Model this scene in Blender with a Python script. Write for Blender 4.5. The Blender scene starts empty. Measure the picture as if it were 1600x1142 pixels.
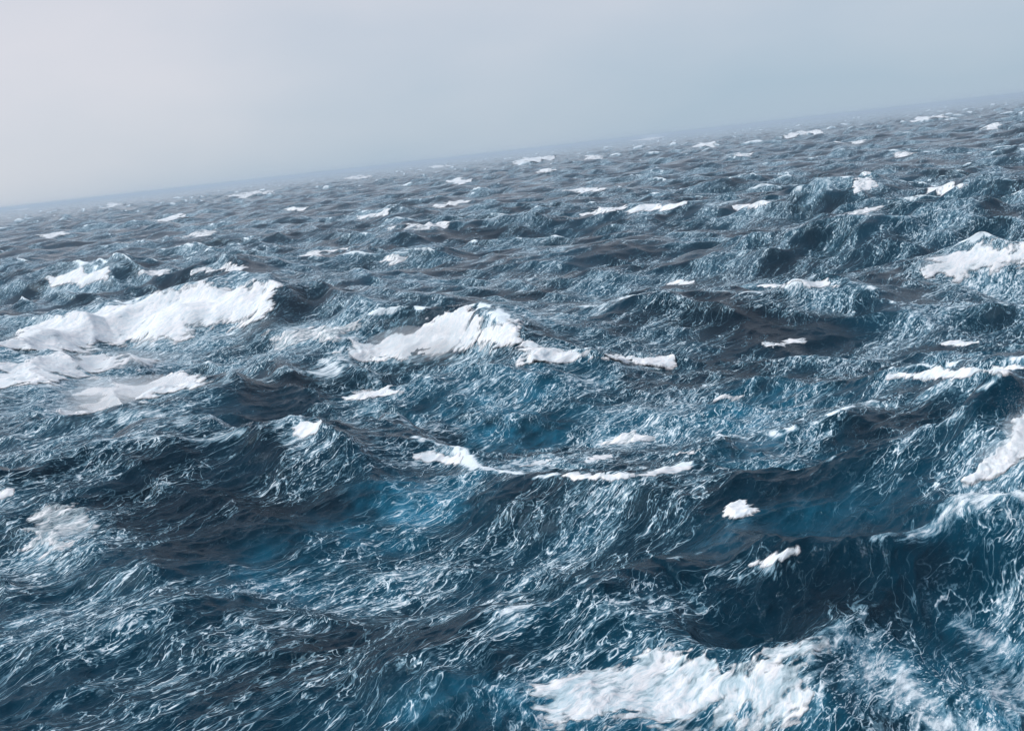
import bpy, math, random
import numpy as np
from mathutils import Matrix, Vector

random.seed(7)
R = math.radians
scene = bpy.context.scene

# ---------------------------------------------------------------- camera, sky, sun, exposure
EYE = 20.0
cam_data = bpy.data.cameras.new('camera')
cam = bpy.data.objects.new('camera', cam_data)
scene.collection.objects.link(cam)
cam_data.sensor_width = 36.0
cam_data.lens = 40.0
cam_data.clip_start = 0.5
cam_data.clip_end = 60000
PITCH, ROLL = R(10.605), R(6.42)
cam.matrix_world = (Matrix.Translation((0, 0, EYE)) @ Matrix.Rotation(math.pi / 2 - PITCH, 4, 'X')
                    @ Matrix.Rotation(-ROLL, 4, 'Z'))
scene.camera = cam

SUN_EL, SUN_AZ = R(52), R(-98)           # azimuth from +Y towards +X: the sun stands high to the left
world = bpy.data.worlds.new('World')
scene.world = world
world.use_nodes = True
nt = world.node_tree
nt.nodes.clear()
N = lambda kind, **kw: (lambda n: [setattr(n, k, v) for k, v in kw.items()] and n or n)(nt.nodes.new(kind))
out = N('ShaderNodeOutputWorld'); bg = N('ShaderNodeBackground')
sky = N('ShaderNodeTexSky', sky_type='NISHITA', sun_disc=False, sun_elevation=SUN_EL, sun_rotation=SUN_AZ,
        altitude=10, air_density=1.0, dust_density=0.3, ozone_density=1.5)
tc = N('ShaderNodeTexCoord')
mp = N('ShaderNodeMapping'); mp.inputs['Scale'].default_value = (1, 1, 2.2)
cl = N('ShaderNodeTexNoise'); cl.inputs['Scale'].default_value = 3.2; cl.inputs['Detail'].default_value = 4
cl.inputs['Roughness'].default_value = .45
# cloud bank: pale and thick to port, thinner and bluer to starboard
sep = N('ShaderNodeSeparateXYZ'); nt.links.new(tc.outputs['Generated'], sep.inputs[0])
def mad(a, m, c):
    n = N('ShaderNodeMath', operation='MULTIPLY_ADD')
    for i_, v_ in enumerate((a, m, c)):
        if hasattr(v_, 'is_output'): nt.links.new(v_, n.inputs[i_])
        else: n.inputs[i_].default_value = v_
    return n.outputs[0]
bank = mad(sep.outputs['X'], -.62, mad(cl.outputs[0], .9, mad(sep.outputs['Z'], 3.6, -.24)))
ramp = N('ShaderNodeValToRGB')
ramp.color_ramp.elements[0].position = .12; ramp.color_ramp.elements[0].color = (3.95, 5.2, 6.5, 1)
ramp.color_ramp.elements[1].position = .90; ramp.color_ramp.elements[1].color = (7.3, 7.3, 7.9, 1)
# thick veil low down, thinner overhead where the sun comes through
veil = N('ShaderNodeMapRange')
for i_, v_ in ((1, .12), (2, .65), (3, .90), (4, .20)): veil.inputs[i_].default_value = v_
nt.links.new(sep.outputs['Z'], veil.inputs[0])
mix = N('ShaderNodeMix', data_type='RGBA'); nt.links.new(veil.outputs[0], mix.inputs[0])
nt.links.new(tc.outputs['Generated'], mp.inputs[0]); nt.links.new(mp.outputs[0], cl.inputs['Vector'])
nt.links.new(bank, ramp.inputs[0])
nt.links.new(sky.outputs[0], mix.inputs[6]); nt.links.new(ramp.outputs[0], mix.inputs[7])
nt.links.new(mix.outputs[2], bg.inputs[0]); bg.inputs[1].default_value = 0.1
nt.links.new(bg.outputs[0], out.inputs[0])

sun_data = bpy.data.lights.new('sun', 'SUN')
sun = bpy.data.objects.new('sun', sun_data)
scene.collection.objects.link(sun)
sun_data.energy = 3.0
sun_data.angle = R(3)
sun_data.color = (1.0, 0.985, 0.96)
sd_ = Vector((math.sin(SUN_AZ) * math.cos(SUN_EL), math.cos(SUN_AZ) * math.cos(SUN_EL), math.sin(SUN_EL)))
sun.rotation_euler = sd_.to_track_quat('Z', 'Y').to_euler()

vs = scene.view_settings
vs.view_transform = 'Standard'; vs.look = 'None'; vs.exposure = 0.0; vs.gamma = 1.0; vs.use_curve_mapping = False
scene.render.engine = 'CYCLES'
scene.cycles.use_denoising = True
scene.cycles.max_bounces = 3
scene.cycles.volume_bounces = 1
scene.cycles.diffuse_bounces = 1
scene.cycles.glossy_bounces = 1

# ---------------------------------------------------------------- the place, in metres (x right, y ahead of the ship)
# crest lines of the waves one can tell apart: (x, y, height) from left to right, widths of lee face and back
CRESTS = [
    {'pts': [(-57.5, 109.4, 2.0), (-62.7, 139.7, 3.0), (-63.9, 148.9, 3.5), (-61.9, 167.5, 4.5), (-49.6, 164.7, 5.2), (-37.9, 163.2, 6.5), (-30.8, 158.9, 5.5), (-19.3, 151.4, 4.0), (-8.9, 146.0, 3.0), (1.0, 154.5, 0.0)], 'wf': 9, 'wb': 13, 'foam': 0.2},
    {'pts': [(-68.1, 126.3, 1.5), (-56.5, 125.2, 2.8), (-48.5, 128.8, 3.0), (-38.9, 130.9, 2.0), (-37.1, 140.9, 0.0)], 'wf': 5, 'wb': 8, 'foam': 0.2},
    {'pts': [(-21.2, 125.7, 0.0), (-17.1, 117.3, 2.0), (-12.9, 116.8, 3.2), (-6.4, 111.6, 5.0), (-0.1, 106.8, 5.0), (2.0, 101.1, 3.5), (7.1, 94.9, 2.4), (14.4, 96.8, 0.6), (17.7, 96.9, 0.0)], 'wf': 5, 'wb': 8, 'foam': 1.1},
    {'pts': [(-50.3, 91.5, 2.0), (-43.6, 94.6, 2.5), (-36.6, 95.1, 3.0), (-28.3, 99.1, 3.2), (-22.4, 103.8, 3.4), (-19.7, 109.4, 3.2), (-15.2, 112.8, 2.2), (-9.4, 109.5, 0.0)], 'wf': 7, 'wb': 9, 'foam': 0.3},
    {'pts': [(-41.7, 71.6, 5.0), (-34.5, 74.2, 5.2), (-29.0, 74.5, 5.2), (-22.8, 75.1, 5.0), (-17.4, 74.0, 4.6), (-13.7, 75.1, 4.2), (-9.5, 79.0, 2.8), (-4.3, 79.5, 0.0)], 'wf': 9, 'wb': 9, 'foam': 0.4},
    {'pts': [(-19.7, 99.8, 0.0), (-13.5, 96.9, 1.4), (-5.6, 94.8, 1.5), (2.4, 90.7, 1.4), (10.6, 94.1, 0.0)], 'wf': 4, 'wb': 6, 'foam': 0.5},
    {'pts': [(-8.9, 79.7, 0.0), (-6.9, 72.7, 1.5), (-2.2, 67.0, 2.0), (1.8, 62.2, 2.2), (5.0, 60.7, 2.2), (9.2, 60.7, 2.2), (12.6, 63.7, 0.0)], 'wf': 4, 'wb': 6, 'foam': 1.0},
    {'pts': [(8.0, 58.7, 0.0), (10.4, 54.6, 1.8), (13.1, 52.7, 1.6), (16.0, 52.1, 2.0), (19.9, 51.7, 2.6), (21.5, 50.9, 3.4), (24.1, 52.7, 5.0), (29.0, 57.4, 5.0)], 'wf': 4.5, 'wb': 6, 'foam': 0.45},
    {'pts': [(0.9, 45.4, 0.0), (3.2, 45.2, 1.5), (5.7, 45.2, 2.0), (9.3, 45.6, 2.5), (10.9, 45.3, 2.8), (13.3, 45.1, 3.0), (15.9, 45.0, 3.5), (18.1, 45.6, 3.8), (20.5, 45.0, 4.0), (25.3, 46.4, 4.0)], 'wf': 5.5, 'wb': 6, 'foam': 0.4},
    {'pts': [(0.6, 136.6, 0.0), (7.5, 122.2, 2.2), (14.1, 118.9, 3.0), (25.9, 116.6, 4.0), (33.1, 114.1, 4.0), (40.3, 107.4, 3.0), (46.6, 101.2, 2.0)], 'wf': 8, 'wb': 12, 'foam': 0.6},
    {'pts': [(21.2, 304.3, 0.0), (35.4, 279.6, 3.5), (49.2, 269.5, 4.0), (69.0, 258.3, 4.5), (79.3, 225.8, 5.0), (95.2, 205.4, 5.0), (102.9, 197.8, 5.0)], 'wf': 12, 'wb': 18, 'foam': 0.5},
    {'pts': [(27.7, 184.1, 0.0), (36.0, 173.0, 3.0), (47.3, 161.3, 4.5), (54.6, 156.1, 5.5), (68.1, 147.2, 6.0), (75.9, 146.1, 6.0)], 'wf': 11, 'wb': 16, 'foam': 0.4},
    {'pts': [(26.0, 85.8, 0.0), (27.0, 78.5, 2.0), (29.5, 73.5, 3.0), (32.4, 70.5, 3.2), (35.8, 69.3, 3.0)], 'wf': 5, 'wb': 7, 'foam': 0.8},
    {'pts': [(49.1, 141.2, 0.0), (48.1, 125.9, 3.0), (52.7, 123.3, 4.0), (56.8, 122.8, 4.5), (66.0, 127.1, 4.5)], 'wf': 8, 'wb': 11, 'foam': 0.3},
    {'pts': [(-131.6, 282.9, 2.0), (-123.2, 282.1, 2.5), (-106.5, 270.3, 4.0), (-90.8, 261.9, 4.0), (-72.8, 245.1, 3.0), (-60.7, 246.6, 3.5), (-48.1, 225.0, 2.5), (-38.4, 218.2, 0.0)], 'wf': 8, 'wb': 12, 'foam': 0.4},
    {'pts': [(-7.2, 39.5, 0.0), (-4.2, 40.4, 1.5), (-2.2, 42.3, 1.9), (0.2, 43.8, 2.1), (2.9, 44.8, 1.9), (6.3, 49.8, 0.0)], 'wf': 4, 'wb': 5, 'foam': 0.6},
    {'pts': [(-27.6, 49.5, 1.2), (-22.6, 48.8, 1.4), (-18.9, 49.8, 1.3), (-15.4, 51.3, 1.2), (-12.9, 57.5, 0.0)], 'wf': 4, 'wb': 6, 'foam': 0.3},
    {'pts': [(8.0, 40.5, 0.0), (8.8, 38.7, 1.5), (10.1, 38.1, 1.8), (13.0, 39.9, 1.6), (16.7, 44.4, 0.0)], 'wf': 2.2, 'wb': 3.5, 'foam': 0.2},
    {'pts': [(-45.5, 292.0, 0.0), (-32.7, 268.0, 2.5), (-12.3, 296.1, 4.0), (7.2, 287.2, 3.0), (20.3, 292.0, 0.0)], 'wf': 9, 'wb': 13, 'foam': 0.5},
    {'pts': [(9.6, 73.3, 0.0), (12.8, 71.6, 1.6), (16.0, 71.1, 1.8), (20.3, 71.5, 2.0), (26.5, 77.4, 0.0)], 'wf': 4, 'wb': 6, 'foam': 1.0},
]
# bubbles under the surface, loose foam and lace: x, y, half lengths, turn, strength
AIR_SPOTS = [
    (-6.9, 63.7, 3.2, 3.6, 0.107, 0.9),
    (-0.9, 85.9, 6.3, 8.4, 0.011, 0.7),
    (-9.4, 60.7, 3.1, 3.1, 0.153, 0.6),
    (-13.3, 55.5, 2.6, 3.5, 0.235, 0.55),
    (17.6, 79.7, 5.0, 8.7, -0.217, 0.6),
    (14.4, 68.4, 4.7, 9.4, -0.207, 0.4),
    (17.8, 40.4, 2.0, 1.2, -0.414, 0.5),
    (16.0, 37.3, 2.7, 2.3, -0.406, 0.6),
    (12.9, 37.5, 2.7, 1.4, -0.331, 0.4),
    (2.7, 37.8, 4.3, 1.7, -0.071, 0.8),
    (8.8, 36.4, 2.5, 0.8, -0.236, 0.8),
    (-5.6, 38.6, 3.5, 1.3, 0.143, 0.5),
    (12.7, 48.5, 3.4, 2.6, -0.255, 0.35),
    (17.4, 43.9, 3.2, 0.8, -0.377, 0.2),
    (10.1, 48.9, 2.2, 2.6, -0.203, 0.5),
    (-3.8, 64.9, 2.2, 4.0, 0.059, 0.5),
]
FOAM_SPOTS = [
    (13.3, 37.4, 2.9, 1.4, -0.341, 0.28),
    (17.6, 40.5, 1.7, 1.2, -0.41, 0.32),
    (17.2, 38.1, 1.9, 2.0, -0.423, 0.34),
    (14.0, 36.4, 2.9, 0.7, -0.368, 0.3),
    (2.9, 38.6, 3.5, 1.2, -0.075, 0.3),
    (-6.8, 63.3, 2.1, 2.4, 0.107, 0.15),
    (-26.3, 64.0, 1.9, 2.5, 0.39, 0.3),
    (-25.1, 140.9, 6.4, 7.2, 0.176, 0.3),
    (-51.4, 155.9, 21.0, 38.9, 0.319, 0.26),
    (-47.0, 117.7, 11.8, 9.9, 0.379, 0.26),
    (-32.8, 95.4, 6.4, 11.0, 0.331, 0.26),
    (-5.4, 106.3, 16.6, 8.2, 0.051, 0.26),
    (50.3, 119.0, 7.8, 5.5, -0.4, 0.26),
    (21.0, 46.4, 2.2, 4.0, -0.425, 0.26),
    (3.7, 37.7, 5.0, 1.5, -0.098, 0.26),
    (9.8, 50.5, 1.0, 2.2, -0.192, 0.26),
    (29.5, 114.2, 5.1, 1.0, -0.253, 0.26),
    (-98.0, 256.5, 8.8, 15.5, 0.365, 0.26),
    (-26.6, 62.1, 2.2, 3.6, 0.405, 0.26),
    (-20.5, 114.0, 5.7, 8.9, 0.178, 0.26),
    (-14.5, 72.7, 1.3, 1.2, 0.197, 0.26),
    (-12.8, 94.4, 3.1, 5.8, 0.134, 0.26),
    (-5.7, 71.0, 1.8, 1.0, 0.08, 0.26),
    (4.8, 57.8, 4.0, 3.9, -0.083, 0.26),
    (28.6, 72.2, 6.2, 1.2, -0.377, 0.26),
    (10.2, 44.4, 1.3, 0.7, -0.226, 0.26),
    (9.1, 37.9, 1.3, 0.6, -0.236, 0.26),
    (-31.8, 68.4, 1.3, 0.8, 0.436, 0.26),
]
LACE_SPOTS = [
    (-3.4, 40.8, 1.6, 1.3, 0.082, 0.5),
    (-0.8, 42.1, 1.9, 1.2, 0.019, 0.55),
    (1.7, 42.4, 1.9, 0.9, -0.039, 0.5),
    (4.6, 44.1, 1.7, 1.0, -0.104, 0.5),
    (8.3, 45.3, 2.1, 0.8, -0.182, 0.4),
    (-17.4, 49.3, 3.5, 1.2, 0.34, 0.35),
    (-12.2, 53.8, 3.7, 2.3, 0.222, 0.35),
    (-7.7, 42.9, 2.9, 2.0, 0.178, 0.25),
    (13.5, 37.7, 3.8, 2.5, -0.343, 0.8),
    (-6.9, 63.7, 3.2, 4.1, 0.107, 0.3),
    (17.3, 77.6, 7.2, 8.7, -0.22, 0.25),
    (0.4, 42.0, 2.8, 4.6, -0.01, 0.35),
    (4.7, 43.4, 2.0, 1.8, -0.109, 0.3),
    (3.3, 38.8, 4.4, 1.5, -0.086, 0.4),
    (17.8, 41.4, 2.0, 1.5, -0.406, 0.6),
    (14.5, 36.5, 2.7, 1.0, -0.379, 0.7),
    (-18.7, 48.0, 4.6, 0.9, 0.371, 0.2),
    (-20.5, 70.3, 6.6, 3.1, 0.283, 0.1),
    (-20.2, 99.8, 6.9, 4.8, 0.199, 0.2),
    (15.9, 63.6, 5.9, 6.6, -0.245, 0.25),
    (-7.0, 55.4, 3.1, 2.4, 0.126, 0.25),
    (-47.7, 153.2, 25.2, 46.7, 0.302, 0.55),
    (-47.4, 122.5, 15.0, 22.9, 0.369, 0.55),
    (-37.7, 111.8, 9.2, 15.5, 0.325, 0.55),
    (-3.1, 103.8, 19.9, 8.0, 0.03, 0.55),
    (50.9, 119.0, 9.6, 5.5, -0.404, 0.55),
    (21.3, 46.6, 2.7, 4.7, -0.429, 0.55),
    (4.4, 38.0, 6.2, 1.7, -0.115, 0.55),
    (10.2, 51.0, 1.2, 2.4, -0.197, 0.55),
    (30.3, 114.3, 6.2, 7.2, -0.259, 0.55),
    (-96.6, 256.2, 10.5, 15.8, 0.361, 0.55),
    (-26.4, 62.7, 2.7, 4.2, 0.398, 0.55),
    (-19.8, 114.1, 6.9, 10.6, 0.172, 0.55),
    (-14.2, 72.8, 1.6, 5.6, 0.193, 0.55),
    (-12.8, 95.9, 3.8, 6.1, 0.132, 0.55),
    (-5.4, 71.2, 2.1, 1.3, 0.076, 0.55),
    (5.4, 57.6, 4.9, 4.5, -0.094, 0.55),
    (29.1, 71.9, 7.6, 1.0, -0.385, 0.55),
    (10.4, 44.3, 1.5, 0.7, -0.23, 0.55),
    (9.4, 38.0, 1.5, 0.5, -0.243, 0.55),
    (-31.8, 68.6, 1.5, 1.0, 0.434, 0.55),
    (-23.8, 240.5, 4.2, 1.7, 0.099, 0.4),
    (-21.1, 285.6, 10.0, 8.6, 0.074, 0.4),
    (-23.5, 504.9, 14.4, 13.0, 0.046, 0.4),
    (-51.4, 468.5, 9.9, 3.6, 0.109, 0.4),
    (-352.8, 1657.1, 44.2, 47.2, 0.21, 0.4),
    (-128.4, 499.4, 11.9, 11.2, 0.252, 0.4),
    (-45.4, 281.9, 8.8, 7.1, 0.16, 0.4),
    (25.8, 286.9, 8.0, 6.3, -0.09, 0.4),
    (36.1, 277.2, 10.3, 8.6, -0.13, 0.4),
    (39.6, 526.7, 13.1, 11.7, -0.075, 0.4),
    (-26.5, 834.3, 14.3, 17.1, 0.032, 0.4),
    (66.9, 1895.4, 43.7, 36.7, -0.035, 0.4),
    (139.4, 1587.2, 17.5, 26.6, -0.088, 0.4),
    (42.9, 937.3, 12.3, 13.1, -0.046, 0.4),
    (379.2, 1429.0, 34.9, 32.4, -0.259, 0.4),
    (592.6, 1555.2, 32.9, 34.8, -0.364, 0.4),
    (298.6, 686.8, 11.4, 15.2, -0.41, 0.4),
    (166.8, 770.0, 11.2, 11.2, -0.213, 0.4),
    (56.5, 248.1, 7.7, 6.2, -0.224, 0.4),
    (51.2, 161.2, 3.6, 4.6, -0.308, 0.4),
    (101.7, 260.4, 6.1, 5.3, -0.372, 0.4),
    (79.2, 237.3, 5.8, 0.8, -0.322, 0.4),
    (24.0, 162.8, 2.9, 3.9, -0.146, 0.4),
    (25.0, 101.8, 2.8, 1.6, -0.241, 0.4),
    (-233.9, 830.0, 15.6, 15.4, 0.275, 0.4),
    (-77.1, 251.2, 4.6, 3.4, 0.298, 0.4),
    (-61.8, 240.2, 8.2, 2.8, 0.252, 0.4),
    (38.7, 97.2, 2.1, 1.0, -0.379, 0.4),
    (7.2, 80.6, 2.4, 0.8, -0.09, 0.4),
    (16.0, 86.8, 1.5, 0.2, -0.182, 0.4),
    (0.4, 69.8, 1.3, 0.6, -0.006, 0.4),
    (4.8, 72.0, 1.1, 1.2, -0.067, 0.4),
    (10.1, 69.8, 1.0, 0.3, -0.144, 0.4),
    (617.3, 4517.8, 66.7, 9.1, -0.136, 0.4),
    (-125.3, 2964.6, 37.1, 33.0, 0.042, 0.4),
    (-301.1, 2643.0, 35.0, 37.1, 0.113, 0.4),
    (224.5, 722.4, 12.8, 11.3, -0.301, 0.4),
    (171.4, 479.8, 6.7, 7.1, -0.343, 0.4),
    (279.4, 1501.9, 20.1, 21.3, -0.184, 0.4),
    (-796.9, 2432.4, 32.0, 28.5, 0.317, 0.4),
    (-284.1, 739.3, 12.7, 11.6, 0.367, 0.4),
    (-2243.1, 5458.4, 60.4, 10.4, 0.39, 0.4),
    (-113.2, 651.4, 9.7, 1.6, 0.172, 0.4),
]
CLEAR_SPOTS = [
    (-18.7, 98.0, 6.2, 7.0, 0.189, 0.16),
    (-5.4, 98.1, 5.0, 5.0, 0.055, 0.15),
    (9.3, 105.6, 8.9, 4.4, -0.088, 0.1),
    (24.9, 105.3, 9.1, 5.6, -0.232, 0.1),
    (61.1, 148.9, 10.9, 13.6, -0.389, 0.2),
    (-9.4, 114.1, 5.2, 5.8, 0.082, 0.3),
    (17.4, 42.6, 1.6, 1.0, -0.387, 0.1),
    (18.2, 42.4, 2.1, 1.6, -0.406, 0.15),
    (17.1, 43.0, 3.9, 1.6, -0.379, 0.3),
    (11.2, 39.5, 2.5, 1.9, -0.276, 0.25),
    (-23.0, 58.1, 5.3, 3.5, 0.377, 0.12),
    (-17.0, 71.1, 3.3, 1.5, 0.235, 0.3),
    (-3.9, 52.7, 2.7, 4.5, 0.074, 0.3),
    (2.2, 41.3, 1.4, 0.5, -0.054, 0.3),
    (-21.3, 44.9, 2.5, 3.0, 0.442, 0.35),
    (-16.1, 54.8, 2.9, 2.3, 0.285, 0.2),
    (23.1, 51.6, 1.9, 0.9, -0.421, 0.35),
]
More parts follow.
